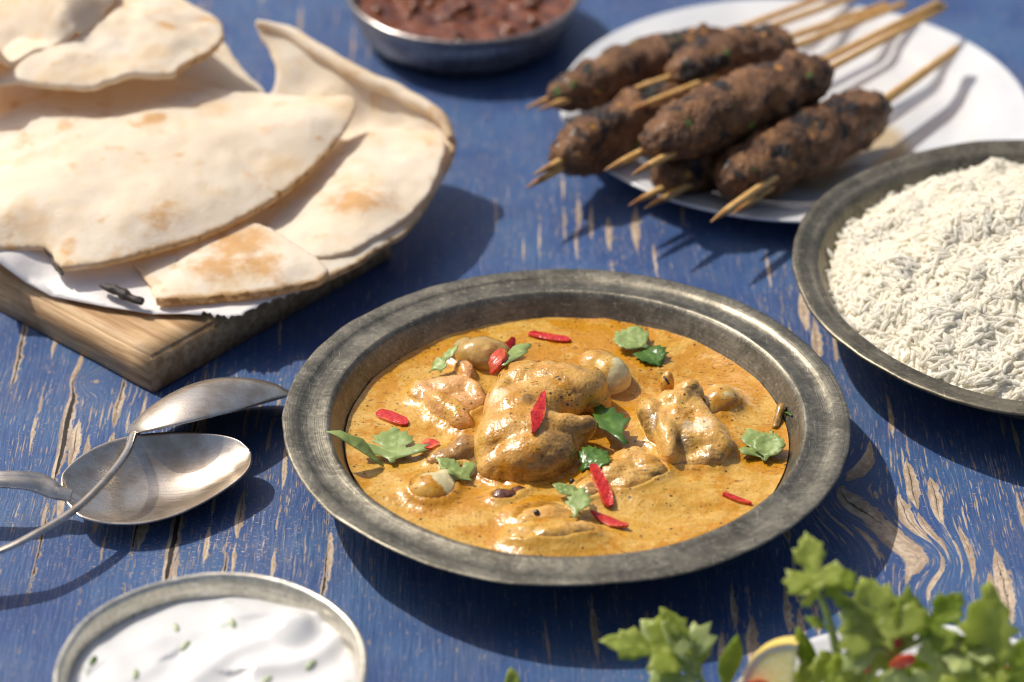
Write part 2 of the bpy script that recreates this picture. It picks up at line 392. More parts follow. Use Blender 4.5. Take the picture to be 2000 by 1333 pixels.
M['cucumber'] = simple('cucumber_bit', (.30, .38, .20), (.55, .58, .40), 400, .3, .0003, sss=(.2, (1, 1, .6), .001))
M['lemon_rind'] = simple('lemon_rind', (.78, .58, .12), (.84, .68, .24), 500, .4, .0005, coat=.2)
M['lemon_pith'] = simple('lemon_pith', (.90, .86, .66), (.93, .90, .74), 300, .6, sss=(.9, (1, .9, .6), .008))
def glow(m, col, f):
    t = m.node_tree; b = next(n for n in t.nodes if n.type == 'BSDF_PRINCIPLED'); o = next(n for n in t.nodes if n.type == 'OUTPUT_MATERIAL')
    q = t.nodes.new('ShaderNodeBsdfTranslucent'); q.inputs[0].default_value = (*col, 1); x = t.nodes.new('ShaderNodeMixShader'); x.inputs[0].default_value = f
    t.links.new(b.outputs[0], x.inputs[1]); t.links.new(q.outputs[0], x.inputs[2]); t.links.new(x.outputs[0], o.inputs[0]); return m
M['lemon_flesh'] = simple('lemon_flesh', (.88, .72, .26), (.93, .84, .50), 500, .25, .0008, coat=.4, sss=(.95, (1, .85, .4), .012))
M['tomato'] = simple('tomato_red', (.50, .035, .018), (.66, .12, .04), 260, .22, .0004, coat=.5)
glow(M['tomato'], (.8, .12, .03), .25)

# ================================================================== table
def box(sx, sy, sz):
    v = [(x*sx, y*sy, z*sz) for z in (0, 1) for y in (-.5, .5) for x in (-.5, .5)]
    return np.array(v), [(0, 2, 3, 1), (4, 5, 7, 6), (0, 1, 5, 4), (2, 6, 7, 3), (0, 4, 6, 2), (1, 3, 7, 5)]
v, f = box(2.4, 2.2, .035); v[:, 2] -= .035
tb = mk('table', v+np.array([0, .1, 0]), f, M['table'], (0, .1, -.035), smooth=False)
tag(tb, 'blue painted wooden table top with worn, cracked paint under all the dishes', 'table')

# ================================================================== metal bowls
def wobble(cz, amp, seed, rr):
    def fn(v):
        out = v.copy()
        for i, q in enumerate(v):
            r = math.hypot(q[0], q[1]); a = math.atan2(q[1], q[0]); k = (r/rr)**4
            out[i, 2] += k*amp*mn.noise(Vector((math.cos(a)*1.6+seed, math.sin(a)*1.6, 0)))*1.3
            s = 1 + k*amp*6*mn.noise(Vector((math.cos(a)*3+seed, math.sin(a)*3, 5))) + k*amp*3*mn.noise(Vector((math.cos(a)*11+seed, math.sin(a)*11, 9)))
            out[i, 0] *= s; out[i, 1] *= s
            out[i] += .00025*k*np.array(mn.noise_vector(Vector((q[0]*70, q[1]*70, q[2]*70+seed))))
        return out
    return fn
def dens_profile(pr, step=.0022):
    pr = np.array(pr, float); out = [pr[0]]
    for a, b in zip(pr[:-1], pr[1:]):
        n = max(1, int(np.linalg.norm(b-a)/step))
        for k in range(1, n+1): out.append(a+(b-a)*k/n)
    return out
BC = np.array([.0246, -.1122, 0.]); BR = .1247; SZ = .0212; DZ = -.004
prof = [(0.0006, .006), (.05, .006), (.08, .0075), (.092, .012), (.0985, .0195), (.1016, .0255), (.1034, .0292), (.1046, .0312), (.1058, .0317), (.1072, .0313), (.111, .0307), (.1165, .0307), (.1176, .0314), (.1186, .0319), (.1240, .0322), (.1249, .0320), (.1251, .0314), (.1243, .0308), (.117, .0300), (.1075, .0294), (.1045, .0275), (.1005, .0195), (.094, .011), (.083, .0045), (.066, .0022), (.064, 0), (.060, 0), (.058, .0018), (.0006, .0018)]
v, f = lathe(dens_profile(prof), 192, wobble(.03, .0011, 2.3, BR))
v = v*np.array([1.018, 1.004, 1.05])
bowl = recalc(mk('serving_bowl', v+BC, f, M['pewter'], BC))
tag(bowl, 'wide dark pewter bowl with broad flat rim holding the chicken curry', 'bowl')

# ================================================================== curry sauce surface
def mounds():
    L = []
    for (px, py, h, rx, ry) in [(1040, 850, .0015, .030, .028), (870, 790, .0022, .020, .017), (1330, 850, .0020, .025, .024), (1215, 950, .0035, .024, .017), (1080, 1055, .004, .022, .011), (845, 960, .0030, .013, .012),
                                (1410, 785, .003, .011, .010), (950, 690, .002, .016, .010), (1175, 745, .002, .017, .014), (900, 890, .002, .014, .010), (1000, 990, .0025, .022, .012), (1250, 720, .002, .015, .009), (760, 950, .0016, .018, .012), (1330, 970, .0013, .02, .010)]:
        c = P(px, py, SZ); L.append((c[0], c[1], h, rx, ry))
    return L
MND = mounds()
def sauce_z(x, y):
    r = math.hypot(x-BC[0], y-BC[1]); z = SZ
    for cx, cy, h, rx, ry in MND:
        d = ((x-cx)/rx)**2+((y-cy)/ry)**2
        if d < 6: z += h*math.exp(-d*d*.8)
    z += .0007*mn.fractal(Vector((x*55, y*55, 1.2)), 1., 2., 3) + .00025*mn.noise(Vector((x*190, y*190, 4)))
    z += 0.0007*max(0, (r-.0965)/.004)**2 if r > .0965 else 0
    return z
# ================================================================== organic lumps
def ellipsoid(c, r, rot=(0, 0, 0), seg=20):
    bm = bmesh.new(); bmesh.ops.create_uvsphere(bm, u_segments=seg, v_segments=seg//2+2, radius=1)
    m = Matrix.Translation(V3(c)) @ Matrix.Rotation(R(rot[2]), 4, 'Z') @ Matrix.Rotation(R(rot[1]), 4, 'Y') @ Matrix.Rotation(R(rot[0]), 4, 'X') @ Matrix.Diagonal((*r, 1))
    bm.transform(m); vv = [tuple(q.co) for q in bm.verts]; ff = [tuple(q.index for q in fc.verts) for fc in bm.faces]; bm.free(); return vv, ff
def blob_mesh(parts, voxel=.0012, smooth=4):
    vv, ff = [], []
    for c, r, rot in parts:
        a, b = ellipsoid(c, r, rot); n = len(vv); vv += a; ff += [tuple(i+n for i in q) for q in b]
    me = bpy.data.meshes.new('tmp'); me.from_pydata(vv, [], ff); ob = bpy.data.objects.new('tmp', me); COL.objects.link(ob)
    md = ob.modifiers.new('r', 'REMESH'); md.mode = 'VOXEL'; md.voxel_size = voxel
    if smooth: ms = ob.modifiers.new('s', 'SMOOTH'); ms.factor = .5; ms.iterations = smooth
    dg = bpy.context.evaluated_depsgraph_get(); ev = ob.evaluated_get(dg); em = ev.to_mesh()
    V = np.array([q.co[:] for q in em.vertices]); N = np.array([q.normal[:] for q in em.vertices]); F = [tuple(q.vertices) for q in em.polygons]
    ev.to_mesh_clear(); bpy.data.objects.remove(ob); bpy.data.meshes.remove(me)
    return V, N, F
def lump(name, label, cat, parts, mat, amp=.0012, sc=90, fold=0., fdir=0., seed=0., voxel=.0012, smooth=4, base=None, group=None, attr=None, fscale=130, brown=(), pale=()):
    pp = []
    for q in parts:
        (px, py, z), r = q[0], q[1]; rot = q[2] if len(q) > 2 else (0, 0, 0)
        pp.append((P(px, py, z+DZ), r, rot))
    V, N, F = blob_mesh(pp, voxel, smooth); out = V.copy(); ca, sa = math.cos(R(fdir)), math.sin(R(fdir))
    for i in range(len(V)):
        d = amp*fbm(V[i], sc, 3, seed)
        if fold:
            u = V[i][0]*ca+V[i][1]*sa; t = -V[i][0]*sa+V[i][1]*ca
            w = u*.22; n = mn.noise(Vector((w*fscale+seed, t*fscale, V[i][2]*fscale*.6)))
            d += fold*(abs(n)**.7*1.6-.6)
        out[i] = V[i]+N[i]*d
    b = out.mean(0); b[2] = max(out[:, 2].min(), .006)
    at = {k: [fn(q) for q in out] for k, fn in (attr or {}).items()}
    for k, L in (('brown', brown), ('pale', pale)):
        a = np.zeros(len(out))
        for px, py, z, rad in L: a = np.maximum(a, np.exp(-(np.linalg.norm(out-P(px, py, z), axis=1)/rad)**2))
        at[k] = a
    o = mk(name, out, F, mat, b, attrs=at); tag(o, label, cat, group); return o
FOOD = []
FOOD.append(lump('chicken_piece', 'large glossy chicken thigh in the middle, a red chilli slice lying on it', 'chicken', [
    ((1090, 755, .0395), (.0205, .0145, .0110), (0, -6, -16)), ((1148, 762, .0365), (.0100, .0125, .0115)), ((1025, 752, .0385), (.0130, .0135, .0110), (0, 0, 25)), ((1172, 788, .030), (.0060, .009, .011)), ((1060, 790, .0370), (.0200, .0120, .0120), (0, 0, 10)),
    ((1015, 810, .0365), (.0165, .0160, .0125), (0, 0, 15)), ((1030, 850, .0350), (.0195, .0150, .0130), (0, 0, 20)), ((972, 860, .0310), (.0105, .0190, .0135), (0, 0, -12)), ((1045, 893, .0315), (.0195, .0130, .0130), (0, 0, 15)), ((985, 915, .0275), (.0125, .0095, .0095)), ((1020, 925, .0265), (.013, .009, .010)),
    ((1105, 840, .0365), (.0145, .0070, .0080), (0, 10, 18)), ((1142, 832, .0372), (.0060, .0052, .0060)), ((1092, 885, .0290), (.0095, .0085, .0105)), ((1108, 862, .032), (.009, .005, .012), (0, 0, 10)), ((980, 790, .0355), (.0070, .0150, .0120), (0, 0, -22))],
    M['chicken'], .0007, 60, .0008, 62, 1.1, .0010, 8, brown=[(1110, 885, .03, .013), (1130, 860, .032, .009), (1080, 925, .027, .010), (1150, 832, .036, .005), (1035, 772, .046, .004)], pale=[(975, 780, .04, .006)]))
FOOD.append(lump('chicken_piece', 'pinkish half-sunk chicken piece left of the large thigh', 'chicken', [
    ((858, 800, .0262), (.0062, .0135, .0085), (0, 0, 28)), ((888, 815, .0262), (.0062, .0135, .0085), (0, 0, 30)), ((925, 775, .0270), (.0055, .0125, .0075), (0, 0, 25)), ((832, 770, .0262), (.009, .010, .0062)), ((885, 765, .0272), (.013, .0095, .0072)), ((910, 732, .0265), (.0052, .008, .0068), (0, 0, 20)), ((905, 800, .0252), (.010, .010, .007))],
    M['chicken_pink'], .0008, 100, .0009, 118, 5.2, .0010, 3))
FOOD.append(lump('chicken_piece', 'ridged chicken piece right of the centre with pale meat showing', 'chicken', [
    ((1330, 800, .0325), (.0120, .0095, .0095), (0, 0, -25)), ((1375, 850, .0290), (.0095, .0185, .0100), (0, 0, 28)), ((1300, 858, .0305), (.0052, .0180, .0095), (0, 0, 8)), ((1270, 815, .0295), (.0062, .0115, .0095), (0, 0, 15)), ((1345, 768, .0345), (.0072, .0068, .0070)),
    ((1335, 850, .0290), (.0052, .0150, .0085), (0, 0, 12)), ((1388, 898, .0262), (.0075, .0075, .0070)), ((1312, 900, .0258), (.0062, .0075, .0078)), ((1303, 756, .0320), (.0034, .0038, .0090)), ((1350, 908, .0245), (.009, .006, .0055)), ((1325, 815, .0345), (.0075, .0060, .0060)), ((1360, 815, .032), (.006, .010, .008), (0, 0, 30)), ((1320, 840, .0285), (.0150, .0170, .0105), (0, 0, 10)), ((1355, 870, .0265), (.0130, .0120, .0100))],
    M['chicken'], .0009, 100, .0011, 75, 9.4, .0010, 5, brown=[(1262, 825, .03, .007), (1330, 870, .028, .006), (1395, 895, .026, .005), (1350, 765, .036, .005)], pale=[(1372, 830, .033, .0055), (1345, 835, .032, .0045)]))
FOOD.append(lump('chicken_piece', 'sauce covered chicken piece below the right one, beside the upright chilli strip', 'chicken', [
    ((1215, 940, .0255), (.017, .012, .0080), (0, 0, -12)), ((1265, 925, .0265), (.0095, .010, .0080)), ((1160, 960, .0255), (.009, .009, .0055)), ((1235, 905, .0270), (.011, .008, .007))],
    M['chicken'], .0010, 95, .0010, 20, 13.2, .0010, 3, brown=[(1285, 945, .025, .006), (1160, 955, .026, .004)]))
FOOD.append(lump('chicken_piece', 'low brown edged chicken piece nearest the front rim', 'chicken', [
    ((1090, 1050, .0260), (.017, .0065, .0068), (0, 0, 8)), ((1030, 1058, .0255), (.010, .006, .0055)), ((1135, 1045, .0255), (.007, .006, .0060)), ((1060, 1015, .0245), (.017, .008, .0055))],
    M['chicken'], .0008, 110, .0008, 10, 17.3, .0010, 3, brown=[(1100, 1068, .024, .008), (1140, 1055, .024, .006), (1060, 1066, .024, .006)]))
FOOD.append(lump('chicken_piece', 'small browned meat scrap beside the left foot of the large thigh', 'chicken', [
    ((910, 882, .0275), (.0085, .008, .0075)), ((875, 900, .0255), (.011, .006, .0058), (0, 0, 15)), ((930, 905, .0255), (.006, .005, .005))],
    M['chicken_brown'], .0009, 130, .0005, 30, 21.7, .0010, 3))
def coat(cx, cy, z, dirv, off):
    c = P(cx, cy, z+DZ); d = np.array(dirv, float); d /= np.linalg.norm(d)
    return lambda q: float(np.clip(.5+((np.array(q)-c)@d+off)/.008, 0, 1))
FOOD.append(lump('pearl_onion', 'glazed brown pearl onion at the back left of the bowl', 'onion', [((945, 695, .0290), (.0138, .0098, .0088), (0, 0, -8)), ((910, 685, .0285), (.0070, .0065, .0070)), ((893, 692, .0275), (.0035, .004, .004))], M['onion_brown'], .0006, 110, 0, 0, 24.1, .0009, 5, attr={'coat': coat(945, 695, .029, (0, 1, -.5), -.009)}))
FOOD.append(lump('pearl_onion', 'pale pearl onion half coated with sauce behind the large thigh', 'onion', [((1188, 742, .0290), (.0108, .0110, .0120), (0, 0, 0)), ((1165, 722, .0315), (.0115, .0095, .0098), (0, 0, 0)), ((1178, 735, .031), (.0048, .006, .0075))], M['onion'], .0004, 100, 0, 0, 27.8, .0009, 5, attr={'coat': coat(1188, 742, .029, (-1, .3, .15), .001)}))
FOOD.append(lump('pearl_onion', 'sauce coated round onion at the far right beside the ridged chicken', 'onion', [((1408, 788, .0265), (.0098, .0092, .0090)), ((1385, 800, .0255), (.008, .0085, .0072))], M['onion'], .0004, 100, 0, 0, 31.5, .0009, 5, attr={'coat': lambda q: .62}))
FOOD.append(lump('pearl_onion', 'white topped onion sunk in the sauce at the front left', 'onion', [((845, 960, .0262), (.0112, .0098, .0078)), ((868, 945, .0265), (.006, .006, .0066))], M['onion'], .0004, 100, 0, 0, 35.5, .0009, 5, attr={'coat': coat(862, 936, .033, (-.7, -.6, -.2), -.003)}))
FOOD.append(lump('caramelised_onion', 'dark brown caramelised onion wedge in front of the large thigh', 'onion', [((983, 972, .0272), (.0065, .0042, .0040), (0, 0, 10)), ((1008, 965, .0262), (.0065, .003, .0030), (0, 0, 18))], M['brownbit'], .0006, 200, .0004, 10, 40., .0007, 2))

def bvh(objs):
    V, F = [], []
    for o in objs:
        n = len(V); mw = Matrix.Translation(o.location)
        V += [mw @ q.co for q in o.data.vertices]; F += [tuple(i+n for i in p.vertices) for p in o.data.polygons]
    return BVHTree.FromPolygons(V, F)
LT = bvh(FOOD)
def wet_z(x, y):
    z = sauce_z(x, y); h = LT.find_nearest(Vector((x, y, z)))
    return z+.0024*math.exp(-h[3]/.0019) if h[0] else z
NR, NT = 130, 280
vs = [(BC[0], BC[1], sauce_z(BC[0], BC[1]))]; fs = []
for i in range(1, NR+1):
    r = .1000*i/NR
    for j in range(NT):
        a = 2*math.pi*j/NT; x = BC[0]+r*math.cos(a); y = BC[1]+r*math.sin(a); vs.append((x, y, wet_z(x, y)))
fs += [(0, 1+j, 1+(j+1) % NT) for j in range(NT)]
fs += [(1+(i-1)*NT+j, 1+i*NT+j, 1+i*NT+(j+1) % NT, 1+(i-1)*NT+(j+1) % NT) for i in range(1, NR) for j in range(NT)]
sauce_o = mk('curry_sauce', vs, fs, M['sauce'], BC+np.array([0, 0, .006]))
tag(sauce_o, 'creamy orange curry sauce flecked with spices filling the pewter bowl', 'sauce')

FOOD.append(sauce_o)
TREE = bvh(FOOD + [bowl])
def hit(px, py):
    h = TREE.ray_cast(V3(CAM), V3(sight(px, py)))
    return (np.array(h[0]), np.array(h[1])) if h[0] else (P(px, py, SZ), np.array([0, 0, 1.]))
def top_z(x, y):
    h = TREE.ray_cast(Vector((x, y, .3)), Vector((0, 0, -1))); return h[0][2] if h[0] else 0.

# ================================================================== thin pieces: leaves and slices from an outline
def fill(outline, step):
    pts = np.array(outline, float); n = len(pts); lo, hi = pts.min(0), pts.max(0); extra = []
    yy = lo[1]+step*.5; row = 0
    while yy < hi[1]:
        xx = lo[0]+step*(.5 if row % 2 else .1)
        while xx < hi[0]: extra.append((xx+random.uniform(-.1, .1)*step, yy+random.uniform(-.1, .1)*step)); xx += step
        yy += step*.87; row += 1
    ex = np.array(extra) if extra else np.zeros((0, 2))
    if len(ex):
        seg_a, seg_b = pts, np.roll(pts, -1, 0); d = seg_b-seg_a; L = (d**2).sum(1)+1e-18
        t = np.clip(((ex[:, None]-seg_a[None])*d[None]).sum(2)/L[None], 0, 1); dd = np.linalg.norm(ex[:, None]-(seg_a[None]+t[..., None]*d[None]), axis=2).min(1)
        ex = ex[dd > step*.45]
    allp = [Vector((float(a), float(b))) for a, b in np.vstack([pts, ex])]
    r = delaunay_2d_cdt(allp, [(i, (i+1) % n) for i in range(n)], [], 1, 1e-7)
    return np.array([tuple(q) for q in r[0]]), [tuple(q) for q in r[2]]
HALF = {'parsley': [(.035, .0), (.05, .10), (.17, .17), (.31, .19), (.47, .21), (.44, .29), (.50, .37), (.41, .41), (.36, .47), (.27, .43), (.17, .40), (.17, .46), (.29, .55), (.25, .62), (.29, .70), (.20, .745), (.17, .83), (.095, .85), (.06, .93)],
        'slim': [(.03, 0), (.05, .2), (.12, .35), (.20, .42), (.15, .50), (.22, .60), (.14, .66), (.15, .78), (.07, .84), (.05, .93)],
        'spear': [(.02, 0), (.09, .15), (.16, .32), (.19, .5), (.165, .68), (.11, .84), (.05, .94)],
        'strip': [(.06, .0), (.10, .08), (.115, .3), (.115, .6), (.10, .85), (.05, .97)],
        'eye': [(.04, .03), (.11, .2), (.15, .42), (.145, .6), (.10, .8), (.05, .94)],
        'cube': [(.34, .02), (.42, .30), (.38, .7), (.34, .97)],
        'lobed': [(.03, 0), (.05, .13), (.17, .15), (.33, .09), (.53, .13), (.47, .23), (.62, .33), (.49, .39), (.47, .50), (.34, .46), (.21, .43), (.13, .41), (.20, .53), (.33, .60), (.27, .68), (.31, .78), (.18, .79), (.14, .89), (.06, .93)],
        'fan': [(.05, 0), (.12, .18), (.36, .24), (.55, .36), (.48, .45), (.60, .56), (.50, .64), (.52, .76), (.38, .76), (.34, .88), (.24, .84), (.20, .95), (.09, .91), (.06, 1.0)]}
def thin(name, label, cat, base, tip, kind='parsley', mat='parsley', width=1., fold=.25, curl=0., up=(0, 0, 1), thick=.0003, jit=.05, asym=1., wave=.04, drape=None, group=None, parent=None, lift=.0007, arch=0., trim=None, detail=.11):
    base, tip = np.array(base), np.array(tip); L = np.linalg.norm(tip-base); yv = (tip-base)/L
    upv = np.array(up, float); zv = upv-yv*(upv@yv); zv /= np.linalg.norm(zv); xv = np.cross(yv, zv)
    rg = random.Random(int(abs(base[0]*9973+base[1]*7919)*1e4) % 100000)
    hf = HALF[kind]; rt = [(a*width+rg.uniform(-jit, jit)*.5, b+rg.uniform(-jit, jit)*.4) for a, b in hf]
    lf = [(-a*width*asym+rg.uniform(-jit, jit)*.5, b+rg.uniform(-jit, jit)*.4) for a, b in hf]
    rt[0] = (max(hf[0][0]*width, .02), 0.); lf[0] = (-max(hf[0][0]*width, .02), 0.)
    out = rt+[(0, 1.)]+lf[::-1]
    if trim: out = trim(out)
    p2, F = fill(out, detail); o2 = np.array(out)
    seed = rg.uniform(0, 50); Vv = []; vein = []; edge = []
    for x, y in p2:
        z = fold*abs(x)+curl*(y-.5)**2-curl*.25*0+arch*(x*x)*-1 + wave*mn.noise(Vector((x*4+seed, y*4, seed)))
        q = base+L*(x*xv+y*yv+z*zv)
        if drape or (drape is None and parent is None and base[2] < .06 and math.hypot(base[0]-BC[0], base[1]-BC[1]) < .105): q[2] = max(q[2], top_z(q[0], q[1])+lift)
        Vv.append(q)
        ve = math.exp(-(x/.035)**2)
        for k in (.25, .5, .72):
            ve = max(ve, .7*math.exp(-(((y-k)-abs(x)*.75)/.03)**2))
        vein.append(ve); edge.append(min(1, abs(x)/(.12*max(width, .2)+1e-6)))
    o = mk(name, Vv, F, M[mat] if isinstance(mat, str) else mat, base if parent is None else np.array(parent.location), parent, attrs={'vein': vein, 'edge': edge})
    md = o.modifiers.new('t', 'SOLIDIFY'); md.thickness = thick; md.offset = 0
    if thick >= .0009: es = o.modifiers.new('e', 'EDGE_SPLIT'); es.split_angle = R(62)
    if label: tag(o, label, cat, group)
    return o
def at(px, py, dz=0.): h, n = hit(px, py); return h+np.array([0, 0, dz])
def on(px, py, dz=.0008): return at(px, py, dz)
PL = 'parsley'
thin('parsley_leaf', 'green parsley leaf with one dark lobe behind the left chicken piece', 'parsley', on(838, 736, .002), on(900, 692, .006), 'parsley', PL, .72, .25, .1, asym=.45, wave=.05)
thin('parsley_leaf', 'thin parsley blade tucked behind the top of the large thigh', 'parsley', on(983, 724, .002), on(1032, 697, .006), 'spear', PL, .55, .35, .1)
thin('parsley_leaf', 'parsley leaf lying flat on the sauce at the back right', 'parsley', on(1268, 690, .002), on(1202, 664, .004), 'fan', PL, .95, .18, .1)
thin('parsley_leaf', 'darker parsley leaf curling under the back right one', 'parsley', on(1248, 686, .002), on(1290, 717, .0012), 'fan', 'parsley_dark', .75, .3, -.2)
thin('parsley_leaf', 'long narrow parsley leaf reaching over the left rim edge', 'parsley', on(752, 914, .0012), on(642, 866, .0075), 'spear', PL, .80, .55, -.25, wave=.05, jit=.07)
thin('parsley_leaf', 'three lobed upright parsley leaf at the left of the sauce', 'parsley', on(766, 912, .0012), on(771, 850, .0035), 'parsley', PL, 1.25, .2, .15)
thin('parsley_leaf', 'pale parsley leaf on the white topped onion', 'parsley', on(922, 948, .0012), on(850, 912, .0045), 'parsley', PL, .95, .12, .15, asym=.75)
thin('parsley_leaf', 'dark wet parsley leaf leaning on the right flank of the large thigh', 'parsley', on(1224, 876, .001), on(1163, 815, .006), 'slim', 'parsley_dark', 1.1, .45, .1, drape=False)
thin('parsley_leaf', 'shiny parsley leaf behind the upright chilli strip', 'parsley', on(1133, 925, .002), on(1186, 897, .005), 'fan', 'parsley_dark', .95, .15, -.3)
thin('parsley_leaf', 'parsley leaf pointing left below the black peppercorn', 'parsley', on(1137, 975, .0015), on(1078, 966, .005), 'spear', PL, 1.5, .15, .1)
thin('parsley_leaf', 'forked parsley leaf standing just in front of the left pointing one', 'parsley', on(1122, 1018, .0012), on(1138, 972, .005), 'slim', PL, 1.4, .25, .1)
thin('parsley_leaf', 'pale green parsley leaf close to the right wall of the bowl', 'parsley', on(1492, 905, .0012), on(1458, 850, .0035), 'parsley', PL, 1.1, .15, .1, asym=.8)
thin('parsley_leaf', 'small pale parsley lobe touching the leaf by the right wall', 'parsley', on(1494, 908, .0015), on(1506, 868, .0065), 'fan', PL, .72, .25, .1)
CH = 'chilli'
thin('chilli_slice', 'red chilli strip floating near the back rim', 'chilli', on(1033, 655, .001), on(1116, 668, .001), 'strip', CH, 1.05, 0, 0, arch=5., thick=.0014, wave=.02)
thin('chilli_slice', 'upright red chilli tip beside the glazed onion', 'chilli', on(972, 722, .003), on(1003, 684, .0065), 'eye', CH, 1.2, 0, .1, up=(.3, -.8, .6), arch=1., thick=.0014, drape=False)
thin('chilli_slice', 'small chilli flap at the foot of the upright tip', 'chilli', on(976, 727, .001), on(970, 704, .004), 'strip', CH, 1.6, 0, .1, up=(-.3, -.8, .6), thick=.0014, drape=False)
thin('chilli_slice', 'short red chilli strip on the sauce at the left', 'chilli', on(738, 808, .0012), on(797, 831, .0012), 'strip', CH, 1.6, 0, 0, arch=5., thick=.0014, wave=.03)
thin('chilli_slice', 'tiny square chilli piece above the browned meat scrap', 'chilli', on(830, 884, .001), on(846, 868, .0022), 'cube', CH, 1.2, 0, 0, arch=.4, thick=.0014, detail=.25)
h, n_ = hit(1046, 815)
thin('chilli_slice', 'pointed red chilli slice standing out on top of the large thigh', 'chilli', on(1041, 852, .0016), on(1063, 777, .0030), 'eye', CH, .62, 0, .05, up=n_, arch=3., thick=.0014, wave=.02)
thin('chilli_slice', 'long red chilli strip with pale seeds on the lower right chicken', 'chilli', on(1192, 994, .0014), on(1157, 918, .0030), 'strip', CH, .95, 0, 0, arch=-1.4, thick=.0014, wave=.04)
thin('chilli_slice', 'curved red chilli strip in front of the long one', 'chilli', on(1226, 1036, .0012), on(1153, 1007, .0012), 'eye', CH, .85, 0, .25, arch=3., thick=.0014, wave=.03)
thin('chilli_slice', 'thin chilli sliver half sunk by the right front rim', 'chilli', on(1412, 968, .0002), on(1468, 987, .0000), 'strip', CH, .8, 0, 0, arch=5., thick=.0014, wave=.03)
v, f = ellipsoid((0, 0, 0), (.0013, .0013, .0012), seg=14)
for (px, py, sc, lab) in [(1117, 942, 1.15, 'black peppercorn in the sauce right of the large thigh'), (1048, 1003, 1.1, 'grey green peppercorn near the front of the bowl')]:
    c = on(px, py, .0004); tag(mk('peppercorn', np.array(v)*sc+c, f, M['pepper'], c), lab, 'peppercorn')
pth = spline([on(1513, 838, 0), on(1519, 822, .0015), on(1527, 806, .004)], 4); vv, ff = tube(pth, [.0014, .0016, .0017, .0018, .0018, .0019, .0021, .0024, .0018], 10)
hs = thing('herb_twig', 'amber herb twig stuck to the right wall of the bowl', 'herb', pth[0])
mk('stalk', vv, ff, M['herbstem'], pth[0], hs)
pth2 = spline([on(1524, 816, .0015), on(1535, 812, .0016), on(1546, 817, .0012)], 4); vv, ff = tube(pth2, .0005, 6); mk('green_sprig', vv, ff, M['parsley_dark'], pth[0], hs)
sp = spline([on(1291, 733, .001), on(1298, 741, .001), on(1306, 753, .0008)], 3); vv, ff = tube(sp, .0006, 6)
tag(mk('thyme_twig', vv, ff, M['pepper'], sp[0]), 'short dark thyme stem on the tip of the ridged chicken', 'herb')

# ================================================================== rice bowl and rice
RC = np.array([.2667, .0098, 0.]); RR = .1304
prof = [(.0006, .006), (.07, .006), (.092, .010), (.106, .019), (.1145, .0285), (.1168, .0325), (.1188, .0342), (.1215, .0338), (.1240, .0340), (.1262, .0350), (.1295, .0353), (.1304, .0348), (.1304, .0338), (.127, .0325), (.1185, .0315), (.1165, .0285), (.108, .0175), (.095, .0085), (.078, .002), (.076, 0), (.0006, .0005)]
v, f = lathe(dens_profile(prof, .003), 176, wobble(.03, .0010, 8.1, RR))
tag(recalc(mk('serving_bowl', v+RC, f, M['pewter2'], RC)), 'dark pewter bowl heaped with white rice at the right edge', 'bowl')
def rice_z(x, y):
    r = math.hypot(x, y)/.113
    z = .0235+.038*max(0, 1-r*r)**.85 + 0.0066*mn.fractal(Vector((x*38+3, y*38, 2)), 1., 2., 3)*(1 if r < .96 else .4)
    return max(z, float(np.interp(r*.113, [0, .07, .092, .106, .1145], [.006, .006, .010, .019, .0285]))+.0012)
vs = [(0, 0, rice_z(0, 0))]; fs = []; nr, ntt = 46, 110
for i in range(1, nr+1):
    r = .111*i/nr
    for j in range(ntt):
        a = 2*math.pi*j/ntt; x, y = r*math.cos(a), r*math.sin(a); vs.append((x, y, rice_z(x, y)-.0006))
fs += [(0, 1+j, 1+(j+1) % ntt) for j in range(ntt)] + [(1+(i-1)*ntt+j, 1+i*ntt+j, 1+i*ntt+(j+1) % ntt, 1+(i-1)*ntt+(j+1) % ntt) for i in range(1, nr) for j in range(ntt)]
nb = len(vs)
# one grain: a bent capsule
gv, prof_g = [], [(-.5, .25), (-.40, .72), (-.15, 1.), (.15, 1.), (.40, .72), (.5, .25)]
for t, k in prof_g:
    for j in range(6): a = j*math.pi/3; gv.append((t, k*.5*math.cos(a), k*.5*math.sin(a)))
gv = np.array(gv); gf = [(i*6+j, i*6+(j+1) % 6, (i+1)*6+(j+1) % 6, (i+1)*6+j) for i in range(5) for j in range(6)] + [tuple(range(5, -1, -1)), tuple(range(30, 36))]
rs = np.random.RandomState(4); RV, RF = [], []; cnt = 0
def add_grain(c, nrm, tilt):
    global cnt
    L = rs.uniform(.0060, .0100); Wd = rs.uniform(.0019, .0025); ca = 3.2*mn.noise(Vector((c[0]*55, c[1]*55, 1.7)))*2+rs.normal()*.75; t = np.array([math.cos(ca), math.sin(ca), 0])+rs.normal(size=3)*.25; t -= nrm*(t@nrm)*(1-tilt); t /= np.linalg.norm(t)
    b = np.cross(nrm, t); nb_ = np.linalg.norm(b)
    if nb_ < .1: b = np.cross([1, .2, 0], t); nb_ = np.linalg.norm(b)
    b /= nb_; c2 = np.cross(t, b); bend = rs.uniform(-.9, .9)
    loc = gv*np.array([L, Wd, Wd]); loc[:, 1] += bend*.18*L*((gv[:, 0]/.5)**2-.4)
    RV.append(c+loc[:, :1]*t+loc[:, 1:2]*b+loc[:, 2:]*c2); RF.extend([tuple(i+cnt*36 for i in q) for q in gf]); cnt += 1
